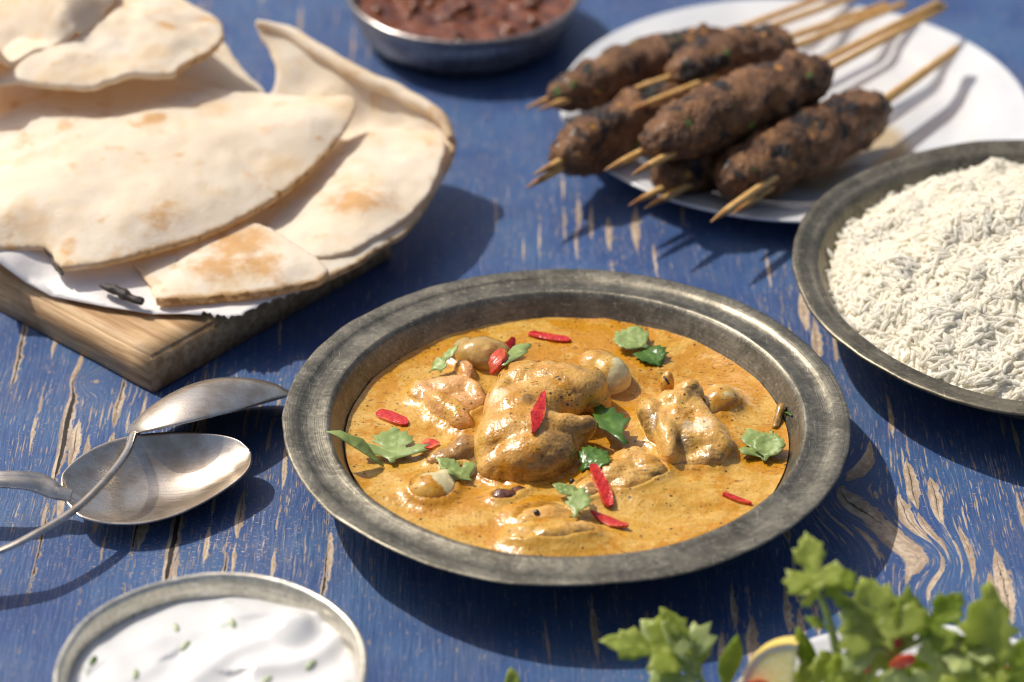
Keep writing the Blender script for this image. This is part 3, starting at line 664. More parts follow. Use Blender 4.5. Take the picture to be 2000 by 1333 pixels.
while cnt < 13000:
    r = .1125*math.sqrt(rs.uniform()); a = rs.uniform(0, 2*math.pi); x, y = r*math.cos(a), r*math.sin(a)
    if x > .035 and rs.uniform() > .12: continue
    e = .002; n = np.array([-(rice_z(x+e, y)-rice_z(x-e, y))/(2*e), -(rice_z(x, y+e)-rice_z(x, y-e))/(2*e), 1.]); n /= np.linalg.norm(n)
    if r > .107 and rs.uniform() > .4: continue
    add_grain(np.array([x, y, rice_z(x, y)+rs.uniform(-.0022, .0012)]), n, rs.choice([.06, .30, .9], p=[.66, .28, .06]))
RVn = np.vstack(RV); V = np.vstack([np.array(vs), RVn]); F = fs+[tuple(i+nb for i in q) for q in RF]
rice = mk('cooked_rice', V+RC, F, M['rice'], RC+np.array([0, 0, .006]))
rice.data.materials.append(M['rice_base']); mi = np.zeros(len(F), int); mi[:len(fs)] = 1; rice.data.polygons.foreach_set('material_index', mi)
tag(rice, 'fluffy mound of white long grain rice in the right hand bowl', 'rice', kind='stuff')

# ================================================================== plate of kebabs
KC = np.array([.1553, .2181, 0.]); KR = .1291
prof = [(.0006, .0045), (.088, .0045), (.096, .0062), (.104, .0100), (.118, .0135), (.1265, .0150), (.1286, .0158), (.1294, .0152), (.1290, .0142), (.1265, .0135), (.118, .0118), (.104, .0083), (.096, .0045), (.089, .0028), (.087, 0), (.084, 0), (.082, .0026), (.0006, .0026)]
v, f = lathe(dens_profile(prof, .003), 176)
jc = P(1690, 285, .005)-KC; jc2 = P(1560, 330, .005)-KC
juice = [max(math.exp(-(((q[0]-jc[0])/.028)**2+((q[1]-jc[1])/.030)**2)), math.exp(-(((q[0]-jc2[0])/.04)**2+((q[1]-jc2[1])/.028)**2))) for q in v]
tag(recalc(mk('dinner_plate', v+KC, f, M['enamel'], KC, attrs={'juice': juice})), 'round white enamel plate under the grilled kebabs', 'plate')
def kebab(label, A, B, r, tips, tails, seed, group='kofta kebabs piled on the white plate'):
    A, B = P(*A), P(*B); mid = (A+B)/2; base = mid.copy(); base[2] = .01
    e = thing('kofta_kebab', label, 'kebab', base, group)
    n, m = 54, 30; ax = (B-A); L = np.linalg.norm(ax); ax /= L; s1 = np.cross(ax, [0, 0, 1]); s1 /= np.linalg.norm(s1); s2 = np.cross(s1, ax); V = []
    for i in range(n):
        t = i/(n-1); k = (1-abs(2*t-1)**3.2)**.5 if 0 < t < 1 else 0.03; k = max(k, .05)*(1+.10*mn.noise(Vector((t*5+seed, seed, 0)))+.07*mn.noise(Vector((t*13+seed, seed, 4))))
        for j in range(m):
            a = 2*math.pi*j/m; p = A+ax*L*t+r*k*(math.cos(a)*s1+math.sin(a)*s2)
            nrm = math.cos(a)*s1+math.sin(a)*s2
            p = p+nrm*(0.0030*fbm(p, 70, 3, seed)+.0019*fbm(p, 260, 2, seed)); V.append(p)
    F = [(i*m+j, i*m+(j+1) % m, (i+1)*m+(j+1) % m, (i+1)*m+j) for i in range(n-1) for j in range(m)]+[tuple(range(m-1, -1, -1)), tuple((n-1)*m+j for j in range(m))]
    mk('meat', V, F, M['kofta'], base, e)
    for tp, tl in zip(tips, tails):
        a, b = P(*tp), P(*tl); d = (b-a)/np.linalg.norm(b-a)
        pth = [a, a+d*.004, a+d*.013, a+d*.02]+[a+(b-a)*k for k in (.3, .5, .7, .85, .985)]+[b]
        vv, ff = tube(pth, [.0003, .0009, .0019, .0021, .0021, .0021, .0021, .0021, .0021, .0012], 10)
        so = mk('bamboo_stick', vv, ff, M['bamboo'], base, e); so.data.materials.append(M['bamboo_burnt'])
        so.data.polygons.foreach_set('material_index', [1 if i < 20 else 0 for i in range(len(ff))])
    return e
kebab('kofta kebab farthest back, its tip pointing left over the plate rim', (1072, 193, .030), (1440, 74, .030), .0145, [(1026, 212, .027), (1050, 216, .030)], [(1668, -28, .024), (1690, -14, .024)], 2.)
kebab('kofta kebab squeezed between the rearmost and the topmost one', (1305, 150, .041), (1545, 84, .036), .0150, [(1208, 186, .043), (1232, 216, .043)], [(1735, 8, .026), (1770, 6, .026)], 6.)
kebab('kofta kebab at the front left of the pile jutting over the rim', (1080, 318, .030), (1345, 178, .027), .0150, [(1027, 368, .027), (1042, 342, .031)], [(1480, 110, .026), (1490, 116, .026)], 11.)
kebab('shaded kofta kebab lying under the topmost one', (1278, 352, .0255), (1585, 222, .0225), .0165, [(1228, 402, .021), (1258, 408, .021)], [(1600, 215, .022), (1610, 220, .022)], 15.)
kebab('fat charred kofta kebab on top of the pile', (1258, 288, .049), (1622, 136, .047), .0172, [(1180, 334, .042), (1234, 342, .046)], [(1838, 4, .036), (1848, 12, .033)], 19.)
kebab('charred kofta kebab lowest on the right, nearest the rice', (1402, 362, .030), (1728, 206, .027), .0174, [(1388, 434, .030), (1430, 420, .022)], [(1872, 92, .027), (1866, 100, .024)], 24.)

# ================================================================== salsa bowl
LC = np.array([-.0277, .3289, 0.]); LR = .0687
prof = [(.0006, .005), (.048, .005), (.057, .010), (.0620, .019), (.0640, .0265), (.0648, .0292), (.0660, .0308), (.0672, .0312), (.0682, .0300), (.0682, .0285), (.0668, .0275), (.0655, .019), (.0605, .008), (.052, .0018), (.050, 0), (.0006, .0003)]
v, f = lathe(dens_profile(prof, .0025), 128, wobble(.04, .0006, 4., LR))
tag(recalc(mk('small_bowl', v+LC, f, M['tin2'], LC)), 'small grey metal bowl of dark red salsa at the back', 'bowl')
vs = [(0, 0, .0235)]; fs = []; nr, ntt = 30, 80
def salsa_z(x, y): return .0225+.0022*mn.fractal(Vector((x*70, y*70, 8)), 1., 2., 3)+.0022*abs(mn.noise(Vector((x*150, y*150, 3))))
for i in range(1, nr+1):
    r = .0632*i/nr
    for j in range(ntt): a = 2*math.pi*j/ntt; vs.append((r*math.cos(a), r*math.sin(a), salsa_z(r*math.cos(a), r*math.sin(a))))
fs += [(0, 1+j, 1+(j+1) % ntt) for j in range(ntt)] + [(1+(i-1)*ntt+j, 1+i*ntt+j, 1+i*ntt+(j+1) % ntt, 1+(i-1)*ntt+(j+1) % ntt) for i in range(1, nr) for j in range(ntt)]
SV, SF = list(vs), list(fs)
for k in range(46):
    r = .058*math.sqrt(random.random()); a = random.uniform(0, 6.28); x, y = r*math.cos(a), r*math.sin(a); rr = random.uniform(.0025, .0055)
    vv, ff = ellipsoid((x, y, salsa_z(x, y)+rr*.1), (rr, rr*.8, rr*.6), (random.uniform(0, 90), 0, random.uniform(0, 180)), 10); n = len(SV); SV += vv; SF += [tuple(i+n for i in q) for q in ff]
so = mk('salsa', np.array(SV)+LC, SF, M['salsa'], LC+np.array([0, 0, .006])); tag(so, 'chunky dark red salsa filling the small bowl at the back', 'salsa', kind='stuff')

# ================================================================== yogurt bowl
YC = np.array([-.1183, -.2988, 0.]); YR = .0617
prof = [(.0006, .004), (.040, .005), (.050, .012), (.0555, .026), (.0575, .0355), (.0584, .0384), (.0592, .0402), (.0604, .0408), (.0613, .0402), (.0617, .0390), (.0612, .0378), (.0596, .0368), (.0588, .030), (.054, .010), (.045, .001), (.043, 0), (.0006, .0003)]
v, f = lathe(dens_profile(prof, .002), 160, wobble(.04, .0005, 12., YR))
tag(recalc(mk('small_bowl', v+YC, f, M['tin'], YC)), 'small silver metal bowl of white yogurt at the front left', 'bowl')
swirl = []
for pts, wd, hh in [([(360, 1345), (420, 1295), (480, 1262), (540, 1240), (590, 1225)], .0085, .0022), ([(500, 1305), (560, 1300), (620, 1282), (650, 1250), (640, 1215)], .0075, .0030), ([(220, 1290), (290, 1252), (370, 1232), (450, 1215)], .011, .0016), ([(200, 1345), (260, 1325), (300, 1300)], .009, .0020)]:
    pl = spline([P(a, b, .031)[:2]-YC[:2] for a, b in pts], 8); swirl.append((pl, wd, hh))
dp = P(572, 1228, .034)[:2]-YC[:2]
def yog_z(x, y):
    z = .0305+.0011*mn.fractal(Vector((x*48, y*48, 6)), 1., 2., 2); q = np.array([x, y])
    for pl, wd, hh in swirl:
        d = np.linalg.norm(pl-q, axis=1); i = d.argmin(); j = min(i+1, len(pl)-1); t = pl[j]-pl[max(j-1, 0)]; s = np.sign(t[0]*(q-pl[i])[1]-t[1]*(q-pl[i])[0]); u = d[i]/wd
        z += hh*(math.exp(-(u*(.8 if s > 0 else 1.9))**2))-hh*.35*math.exp(-((u-1.3)*1.6)**2)*(1 if s < 0 else 0)
    z += .0055*math.exp(-(np.linalg.norm(q-dp)/.0085)**3)
    return z
vs = [(0, 0, yog_z(0, 0))]; fs = []; nr, ntt = 70, 150
for i in range(1, nr+1):
    r = .0572*i/nr
    for j in range(ntt): a = 2*math.pi*j/ntt; x, y = r*math.cos(a), r*math.sin(a); vs.append((x, y, yog_z(x, y) if r < .055 else yog_z(x, y)))
fs += [(0, 1+j, 1+(j+1) % ntt) for j in range(ntt)] + [(1+(i-1)*ntt+j, 1+i*ntt+j, 1+i*ntt+(j+1) % ntt, 1+(i-1)*ntt+(j+1) % ntt) for i in range(1, nr) for j in range(ntt)]
yo = mk('yogurt', np.array(vs)+YC, fs, M['yogurt'], YC+np.array([0, 0, .005])); tag(yo, 'thick white yogurt swirled in the small silver bowl', 'yogurt')
YT = bvh([yo])
def yhit(px, py):
    h = YT.ray_cast(V3(CAM), V3(sight(px, py))); return np.array(h[0]) if h[0] else P(px, py, .031)
for px, py, lab in [(345, 1228, 'cucumber bit left of the middle of the yogurt'), (362, 1262, 'cucumber bit below the middle of the yogurt'), (455, 1218, 'cucumber bit near the back of the yogurt'), (607, 1298, 'cucumber bit at the right side of the yogurt'), (262, 1198, 'dark herb bit at the back left edge of the yogurt'), (182, 1293, 'herb bit at the left edge of the yogurt'), (520, 1330, 'yellow green cucumber bit at the bottom of the picture'), (265, 1318, 'cucumber bit at the lower left of the yogurt')]:
    c = yhit(px, py); vv, ff = ellipsoid((0, 0, 0), (.0014, .0032, .0010), (10, 20, random.uniform(-40, 40)), 12)
    tag(mk('cucumber_bit' if 'cucumber' in lab else 'herb_bit', np.array(vv)+c, ff, M['cucumber'] if 'cucumber' in lab else M['parsley_dark'], c), lab, 'cucumber' if 'cucumber' in lab else 'herb', 'vegetable bits stirred into the yogurt')

# ================================================================== board, paper, bread
b0 = P(300, 773); bl = P(0, 611); br = P(766, 506)
ux = (b0-bl)/np.linalg.norm(b0-bl); uy = np.array([-ux[1], ux[0], 0]); bw = (br-b0)@uy; bwid = max(bw, .1)
BL = .34; BT = .0215
Cb = b0-ux*BL/2+uy*bwid/2
bm = bmesh.new(); bmesh.ops.create_cube(bm, size=1); bmesh.ops.scale(bm, vec=(BL, bwid, BT), verts=bm.verts); bmesh.ops.bevel(bm, geom=bm.edges[:], offset=.0016, segments=3, affect='EDGES'); bmesh.ops.subdivide_edges(bm, edges=[e for e in bm.edges if e.calc_length() > .02], cuts=24, use_grid_fill=True)
for q in bm.verts: q.co += Vector(mn.noise_vector(q.co*45))*.0005; q.co.z += BT/2
me = bpy.data.meshes.new('chopping_board'); bm.to_mesh(me); bm.free(); me.materials.append(M['board']); me.polygons.foreach_set('use_smooth', [True]*len(me.polygons))
bo = bpy.data.objects.new('chopping_board', me); COL.objects.link(bo); bo.location = V3(Cb); bo.rotation_euler = (0, 0, math.atan2(ux[1], ux[0]))
tag(bo, 'thick old wooden board under the flatbreads', 'board')

def tps(xy, z):
    n = len(xy); d = np.linalg.norm(xy[:, None]-xy[None], axis=2)*20; K = np.where(d > 0, d*d*np.log(d+1e-12), 0)+np.eye(n)*2e-3
    A = np.zeros((n+3, n+3)); A[:n, :n] = K; A[:n, n] = 1; A[:n, n+1:] = xy; A[n, :n] = 1; A[n+1:, :n] = xy.T
    s = np.linalg.solve(A, np.concatenate([z, [0, 0, 0]]))
    def ev(q):
        d = np.linalg.norm(q[:, None]-xy[None], axis=2)*20; return np.where(d > 0, d*d*np.log(d+1e-12), 0)@s[:n]+s[n]+q@s[n+1:]
    return ev
def sheet(name, label, cat, outline, ctrl=(), mat='bread', thick=.0030, step=.0034, amp=.0010, sc=45, seed=0., jit=.0006, toast=(), group='flatbreads piled on the board', per=5, subd=1, parent=None):
    ol = [tuple(q)+(0.,)*(4-len(q)) for q in outline]
    w3 = np.array([np.append(P(a, b, z), c) for a, b, z, c in ol]); sp = spline(w3, per, True)
    rg = np.random.RandomState(int(seed*10)+1)
    for i in range(len(sp)):
        sp[i, 0] += jit*mn.noise(Vector((i*.7, seed, 0)))*2; sp[i, 1] += jit*mn.noise(Vector((i*.7, seed, 7)))*2
    p2, F = fill(sp[:, :2], step)
    cw = np.array([P(*c) for c in ctrl]).reshape(-1, 3)
    xy = np.vstack([sp[::2, :2], cw[:, :2]]); zz = np.concatenate([sp[::2, 2], cw[:, 2]])
    z = tps(xy, zz)(p2)
    d = np.linalg.norm(p2[:, None]-sp[None, :, :2], axis=2); dm = d.min(1)
    crust = np.max(np.clip(sp[:, 3], 0, 2)[None]*np.exp(-(d/.0042)**1.4), axis=1)
    inn = np.clip(dm/.012, 0, 1)
    z = z+np.array([amp*mn.fractal(Vector((a*sc+seed, b*sc, seed)), 1., 2., 3)+amp*.6*abs(mn.noise(Vector((a*sc*2.2, b*sc*2.2, seed+4)))) for a, b in p2])*(.35+.65*inn)
    tw = np.zeros(len(p2))
    for px, py, zt, rad, s in toast:
        c = P(px, py, zt); tw = np.maximum(tw, s*np.exp(-(np.linalg.norm(p2-c[:2], axis=1)/rad)**2))
    V = np.column_stack([p2, z]); b = V.mean(0); b[2] = z.min()
    o = mk(name, V, F, M[mat], b if parent is None else np.array(parent.location), parent, attrs={'crust': crust, 'toast': tw})
    md = o.modifiers.new('t', 'SOLIDIFY'); md.thickness = thick; md.offset = -1
    if subd: ms = o.modifiers.new('s', 'SUBSURF'); ms.levels = subd; ms.render_levels = subd
    if parent is None: tag(o, label, cat, group)
    return o
# greaseproof paper with its saw-toothed cut
saw = []
for i in range(15):
    t = i/14; px = 392+t*190; py = 611+9*math.sin(math.pi*min(1, t*1.6))*(1 if t < .6 else .6)-max(0, t-.35)*62
    saw.append((px, py+(0 if i % 2 else 5), .0250))
    saw.append((px+5, py-4, .0255))
pap = sheet('greaseproof_paper', 'white greaseproof paper with a saw toothed edge between board and bread', 'paper',
    [(-60, 500, .036), (0, 528, .030), (50, 552, .0265), (100, 574, .0255), (200, 598, .0250), (300, 612, .0245), (360, 613, .0245)]+saw+[(620, 545, .0245), (660, 500, .0235), (560, 420, .0235), (300, 380, .0235), (0, 400, .0240), (-60, 420, .0245)],
    [(40, 500, .036), (150, 545, .029), (250, 570, .0262)], 'paper', .0003, .0042, .0004, 30, 3., 0., group=None, per=1, subd=0)

for lab, pts, rad in [('curled charred strip at the left edge of the large flatbread', [(84, 484, .040), (98, 498, .0375), (107, 518, .035), (124, 541, .032)], [.0004, .0010, .0015, .0011]), ('black charred bread scrap lying on the paper', [(196, 557, .031), (215, 561, .0315), (238, 572, .0305), (258, 584, .0295), (278, 593, .0285)], [.0012, .0026, .0030, .0024, .0016])]:
    sp = spline([P(*q) for q in pts], 5); rr = np.interp(np.linspace(0, 1, len(sp)), np.linspace(0, 1, len(rad)), rad); vv, ff = tube(sp, rr, 8)
    vv = np.array([q+np.array(mn.noise_vector(V3(q*260)))*.0012 for q in vv]); vv[:, 2] = sp[:, 2].mean()+(vv[:, 2]-sp[:, 2].mean())*.8
    tag(mk('charred_scrap', vv, ff, M['char'], sp[0]), lab, 'bread scrap')
# bread, from the bottom of the pile up
rb = sheet('flatbread', 'round flatbread at the bottom right with its far edge curled up', 'flatbread',
    [(300, 575, .0270, .6), (430, 585, .0265, 1.1), (560, 566, .0265, 1.2), (650, 540, .0265, 1.1), (740, 492, .0275, 1.1), (800, 447, .0285, 1.0), (838, 400, .030, .9), (862, 350, .0315, .7), (882, 300, .035, 1.0), (886, 268, .0385, 1.1), (866, 234, .043, .7), (826, 204, .047, .5), (775, 176, .0495, .3), (712, 150, .053, .1), (640, 108, .058, 0), (560, 60, .0635, 0), (508, 40, .067, 0), (498, 54, .064, 0), (530, 112, .054, 0), (533, 175, .044, 0), (470, 230, .036, 0), (380, 330, .031, 0), (290, 470, .028, 0)],
    [(600, 160, .0455), (660, 195, .042), (560, 150, .048), (720, 205, .0395), (790, 235, .037), (835, 262, .036), (620, 240, .034), (700, 270, .0335), (780, 300, .0325), (680, 350, .0325), (760, 370, .0345), (600, 430, .032), (720, 430, .034), (620, 500, .030), (480, 400, .030), (500, 500, .030)], thick=.0040, seed=1.5, amp=.0016, sc=42,
    toast=[(685, 398, .033, .016, .95), (760, 410, .033, .012, .6), (610, 470, .031, .012, .5), (850, 250, .037, .012, .5), (550, 520, .03, .012, .4)])
sheet('upper_layer', None, None, [(640, 300, .0385, 0), (700, 262, .0405, 0), (760, 250, .0415, 0), (820, 252, .0415, 0), (866, 262, .0415, .5), (868, 300, .0395, .5), (850, 350, .0365, .3), (826, 392, .0345, .3), (790, 428, .033, .3), (735, 462, .0325, .2), (660, 496, .0315, .2), (560, 500, .0315, 0), (520, 440, .0320, 0), (580, 370, .0340, 0)],
    [(700, 340, .0400), (780, 320, .0395), (720, 410, .0380), (800, 370, .0370), (620, 430, .0350)], thick=.0022, seed=2.7, amp=.0016, sc=40, parent=rb, toast=[(690, 395, .038, .018, .95), (760, 400, .037, .012, .6), (620, 460, .034, .012, .5), (850, 285, .04, .010, .5)])
ep = spline([P(*q) for q in [(503, 44, .0665), (560, 64, .0630), (640, 112, .0575), (712, 153, .0525), (775, 180, .0490), (826, 208, .0465), (864, 238, .0425), (880, 272, .0380)]], 6)
er = np.interp(np.linspace(0, 1, len(ep)), [0, .08, .35, .8, 1], [.0018, .0032, .0046, .0040, .0020]); ev, ef = tube(ep, er, 14)
ev = np.array([q+np.array(mn.noise_vector(V3(q*70)))*.0014 for q in ev])
mk('rolled_edge', ev, ef, M['bread'], np.array(rb.location), rb, attrs={'crust': np.repeat(np.interp(np.linspace(0, 1, len(ep)), [0, .6, .85, 1], [0, .1, .8, .8]), 14), 'toast': np.zeros(len(ev))})
sheet('flatbread_quarter', 'browned flatbread wedge with speckled crust at the front of the board', 'flatbread',
    [(342, 488, .0345, 0), (400, 462, .0355, 0), (470, 438, .0375, 0), (505, 434, .0385, 0), (560, 462, .037, .1), (636, 516, .035, .5), (628, 546, .0325, 1.1), (560, 566, .031, 1.2), (470, 578, .0305, 1.3), (385, 584, .0305, 1.3), (318, 586, .0305, 1.2), (302, 578, .0305, .3), (318, 548, .0315, 0), (340, 515, .033, 0)],
    [(480, 500, .0375), (400, 520, .036), (560, 520, .0365)], thick=.0052, seed=4.2, amp=.0009, sc=60, toast=[(470, 475, .037, .019, 1.0), (400, 520, .036, .013, .8), (510, 520, .036, .014, .85), (440, 525, .036, .016, .8)])
sheet('bread_scrap', 'small pale torn layer of bread left of the speckled wedge', 'flatbread',
    [(256, 506, .0325, 0), (300, 500, .034, 0), (345, 496, .0345, 0), (344, 530, .0325, 0), (330, 555, .031, 0), (304, 584, .029, 0), (290, 556, .0295, 0), (272, 530, .031, 0)], [], thick=.0018, seed=5.2, amp=.0005)
sheet('flatbread', 'shaded piece of flatbread behind, poking out under the upper pile', 'flatbread',
    [(250, 120, .048, 0), (400, 90, .050, 0), (440, 84, .050, 0), (462, 118, .0465, .2), (492, 150, .043, .2), (520, 178, .0395, .2), (505, 205, .037, 0), (400, 260, .034, 0), (200, 260, .035, 0), (-60, 260, .042, 0), (-60, 150, .050, 0), (120, 140, .050, 0)],
    [(330, 180, .044), (420, 160, .044)], thick=.0032, seed=6.3, amp=.0015)
sheet('flatbread', 'very large folded flatbread half covering the left of the board', 'flatbread',
    [(-70, 280, .050, 0), (-20, 235, .056, 0), (40, 205, .059, 0), (95, 185, .060, 0), (170, 150, .058, 0), (260, 140, .057, 0), (350, 150, .057, 0), (444, 176, .056, 0), (500, 178, .055, 0), (560, 184, .055, 0), (640, 188, .055, 0), (684, 186, .055, 0), (697, 204, .0530, .1), (682, 245, .050, .5), (640, 300, .0470, 1.1), (590, 350, .0450, 1.2), (520, 402, .0430, 1.1), (450, 438, .0415, 1.0), (380, 468, .0405, 1.1), (290, 496, .0395, 1.1), (200, 514, .0390, .7), (130, 522, .0385, .5), (108, 512, .0385, .3), (84, 488, .0395, 0), (0, 488, .0385, 0), (-70, 480, .0390, 0)],
    [(300, 230, .0615), (150, 250, .0600), (60, 300, .0575), (420, 260, .0585), (560, 240, .0565), (250, 340, .0560), (380, 340, .0550), (500, 320, .0520), (100, 400, .0525), (250, 430, .0495), (360, 410, .0485), (0, 420, .0495), (615, 235, .0555), (230, 200, .0570), (360, 195, .0590)], thick=.0044, seed=8.8, amp=.0018, sc=30,
    toast=[(300, 235, .061, .012, .85), (310, 420, .050, .014, .7), (130, 455, .05, .007, .75), (15, 475, .043, .007, .8), (520, 250, .057, .012, .55), (500, 350, .05, .014, .5), (120, 250, .06, .014, .4), (420, 220, .058, .012, .45), (350, 330, .056, .013, .3), (60, 330, .056, .012, .35)])
sheet('flatbread', 'wavy edged flatbread on the upper pile at the top left', 'flatbread',
    [(-80, 165, .074, .1), (-10, 160, .0755, .1), (40, 158, .0765, .2), (90, 166, .0755, .2), (160, 174, .0745, .3), (200, 162, .0765, .3), (250, 147, .0785, .3), (330, 146, .0765, .5), (356, 132, .0770, 1.), (400, 108, .0765, 1.1), (430, 84, .0755, .9), (440, 60, .0755, .9), (424, 34, .0765, .6), (384, 12, .078, .2), (320, -22, .079, 0), (180, -80, .080, 0), (-80, -80, .080, 0)],
    [(100, 110, .083), (220, 100, .0835), (330, 80, .0825), (300, 20, .083), (60, 60, .083)], thick=.0045, seed=12.4, amp=.0022, sc=42, toast=[(325, 58, .082, .009, .8), (400, 40, .078, .009, .6)])
sheet('flatbread', 'topmost flatbread in the upper left corner with a rolled edge', 'flatbread',
    [(-80, 150, .079, .2), (0, 133, .0810, .2), (54, 99, .0840, .2), (126, 82, .0860, .3), (180, 60, .0865, .3), (212, 24, .0875, .2), (226, -30, .088, 0), (120, -90, .088, 0), (-80, -90, .088, 0)],
    [(0, 70, .0985), (60, 50, .0995), (130, 25, .0985), (180, 5, .0965), (-40, 90, .0965), (60, -20, .100), (20, 95, .0945), (90, 62, .0965), (150, 45, .0955)], thick=.0040, seed=15.1, amp=.0018, sc=45, toast=[(10, 40, .099, .012, .5), (90, 10, .099, .012, .4)])

# ================================================================== spoons
def spoon(label, neck, tip, width, depth, handle, upv, seed, hw):
    N0, T0 = np.array(neck), np.array(tip); L = np.linalg.norm(T0-N0); yv = (T0-N0)/L; up = np.array(upv, float); zv = up-yv*(up@yv); zv /= np.linalg.norm(zv); xv = np.cross(yv, zv)
    base = (N0+T0)/2-zv*depth; base[2] = max(base[2], 0)
    e = thing('serving_spoon', label, 'spoon', base)
    nu, nv = 48, 25; V = []
    for i in range(nu):
        u = i/(nu-1); wd = width/2*(math.sin(math.pi*min(1, .04+.96*u)**.86))**(.62 if u < .5 else .62-.20*(u-.5)/.5)*(1.-.10*u) if 0 < u < 1 else 0.
        wd = max(wd, .0032*(1-u)+.0002); dp = depth*(math.sin(math.pi*(.03+.95*u)))**.8
        for j in range(nv):
            s = -1+2*j/(nv-1); V.append(N0+yv*L*u+xv*wd*s-zv*dp*(1-abs(s)**2.3)*min(1, wd/(width*.25)))
    F = [(i*nv+j, i*nv+j+1, (i+1)*nv+j+1, (i+1)*nv+j) for i in range(nu-1) for j in range(nv-1)]
    o = mk('spoon_bowl', V, F, M['silver'], base, e); md = o.modifiers.new('t', 'SOLIDIFY'); md.thickness = .0013; md.offset = -1
    ms = o.modifiers.new('s', 'SUBSURF'); ms.levels = 1; ms.render_levels = 1
    # handle: a flattened, moulded bar
    pth = spline(handle, 8); m = len(pth); T = np.gradient(pth, axis=0); T /= np.linalg.norm(T, axis=1)[:, None]; V = []; n = 18
    for i in range(m):
        t = i/(m-1); k = np.interp(t, [p[0] for p in hw], [p[1] for p in hw]); th = np.interp(t, [p[0] for p in hw], [p[2] for p in hw])
        a = np.cross(T[i], zv); a /= np.linalg.norm(a); b = np.cross(a, T[i])
        for j in range(n):
            q = 2*math.pi*j/n; c, s = math.cos(q), math.sin(q)
            ridge = 1+(.55*math.cos(q*6) if s > 0 and t > .18 and hw[0][3] else 0)*abs(s)
            V.append(pth[i]+a*k*c+b*th*s*ridge)
    F = [(i*n+j, i*n+(j+1) % n, (i+1)*n+(j+1) % n, (i+1)*n+j) for i in range(m-1) for j in range(n)]+[tuple(range(n-1, -1, -1)), tuple((m-1)*n+j for j in range(n))]
    recalc(mk('spoon_handle', V, F, M['silver'], base, e)); return e
n1 = P(128, 968, .0150); t1 = P(487, 880, .0165)
spoon('silver serving spoon lying bowl up on the table', n1, t1, .0590, .0135,
      [n1+(t1-n1)*.03+np.array([0, 0, -.0012]), P(112, 962, .0155), P(75, 944, .0185), P(30, 938, .0215), P(-30, 938, .0225), P(-150, 945, .0200), P(-300, 960, .012)], (.10, -.10, 1), 1.,
      [(0, .0040, .0014, 1), (.1, .0036, .0020, 1), (.22, .0050, .0026, 1), (.35, .0062, .0026, 1), (.6, .0050, .0022, 1), (1, .0070, .0018, 1)])
n2 = P(262, 848, .0175); t2 = P(566, 773, .0075)
spoon('silver spoon turned over, its back up, resting across the other spoon', n2, t2, .0460, .0150,
      [n2+(t2-n2)*.02+np.array([0, 0, .0008]), P(260, 851, .0185), P(245, 888, .0205), P(200, 945, .0225), P(140, 1000, .0220), P(60, 1048, .0215), P(0, 1076, .0195), P(-100, 1110, .0150), P(-250, 1150, .006)], (.06, -.56, -.82), 2.,
      [(0, .0026, .0014, 0), (.15, .0020, .0016, 0), (.35, .0019, .0017, 0), (.6, .0024, .0016, 0), (1, .006, .0014, 0)])

# ================================================================== salad plate at the front right
SC = P(1830, 1508, .016); SC[2] = 0; SR = .092
prof = [(.0006, .004), (.060, .004), (.068, .0065), (.078, .0115), (.0885, .0155), (.0915, .0165), (.0922, .0158), (.0905, .0145), (.078, .0095), (.066, .0035), (.058, 0), (.0006, .0005)]
v, f = lathe(dens_profile(prof, .003), 140)
tag(recalc(mk('dinner_plate', v+SC, f, M['enamel'], SC, attrs={'juice': [0]*len(v)})), 'white plate under the green salad at the front right', 'plate')
def Q(px, py, z): return P(px, py, z)
def leaf(name, label, b, t, kind, mat, width=1., fold=.3, curl=.2, up=(0, -.5, .8), wave=.055, cat='salad leaf', **kw):
    return thin(name, label, cat, Q(*b), Q(*t), kind, mat, width, fold, curl, up, .0003, .05, 1., wave, **kw)
def sprig(label, stem, rads, leaves, mat_stem='stem'):
    pth = spline([Q(*s) for s in stem], 6); e = thing('parsley_sprig', label, 'parsley', pth[0])
    rr = np.interp(np.linspace(0, 1, len(pth)), np.linspace(0, 1, len(rads)), rads); vv, ff = tube(pth, rr, 10); mk('stem', vv, ff, M[mat_stem], pth[0], e)
    for b, t, kind, mat, wd, fold, curl, up in leaves:
        thin('leaf', None, None, Q(*b), Q(*t), kind, mat, wd, fold, curl, up, .0003, .05, 1., .05, parent=e, detail=.08)
    return e
sprig('tall parsley sprig with a pale upright stem in the salad', [(1650, 1345, .022), (1640, 1300, .036), (1628, 1245, .049), (1612, 1190, .060), (1600, 1165, .064)], [.0022, .0021, .0018, .0015, .0010],
      [((1600, 1170, .064), (1574, 1040, .082), 'lobed', 'salad', .80, .35, .35, (-.2, -.75, .6)), ((1604, 1168, .063), (1672, 1120, .066), 'lobed', 'salad_dark', .95, .25, .2, (.2, -.5, .8)), ((1602, 1172, .063), (1556, 1140, .064), 'lobed', 'salad', .85, .25, .2, (-.3, -.6, .7)), ((1625, 1235, .050), (1570, 1205, .052), 'slim', 'salad_dark', .9, .3, .2, (0, -.5, .8))])
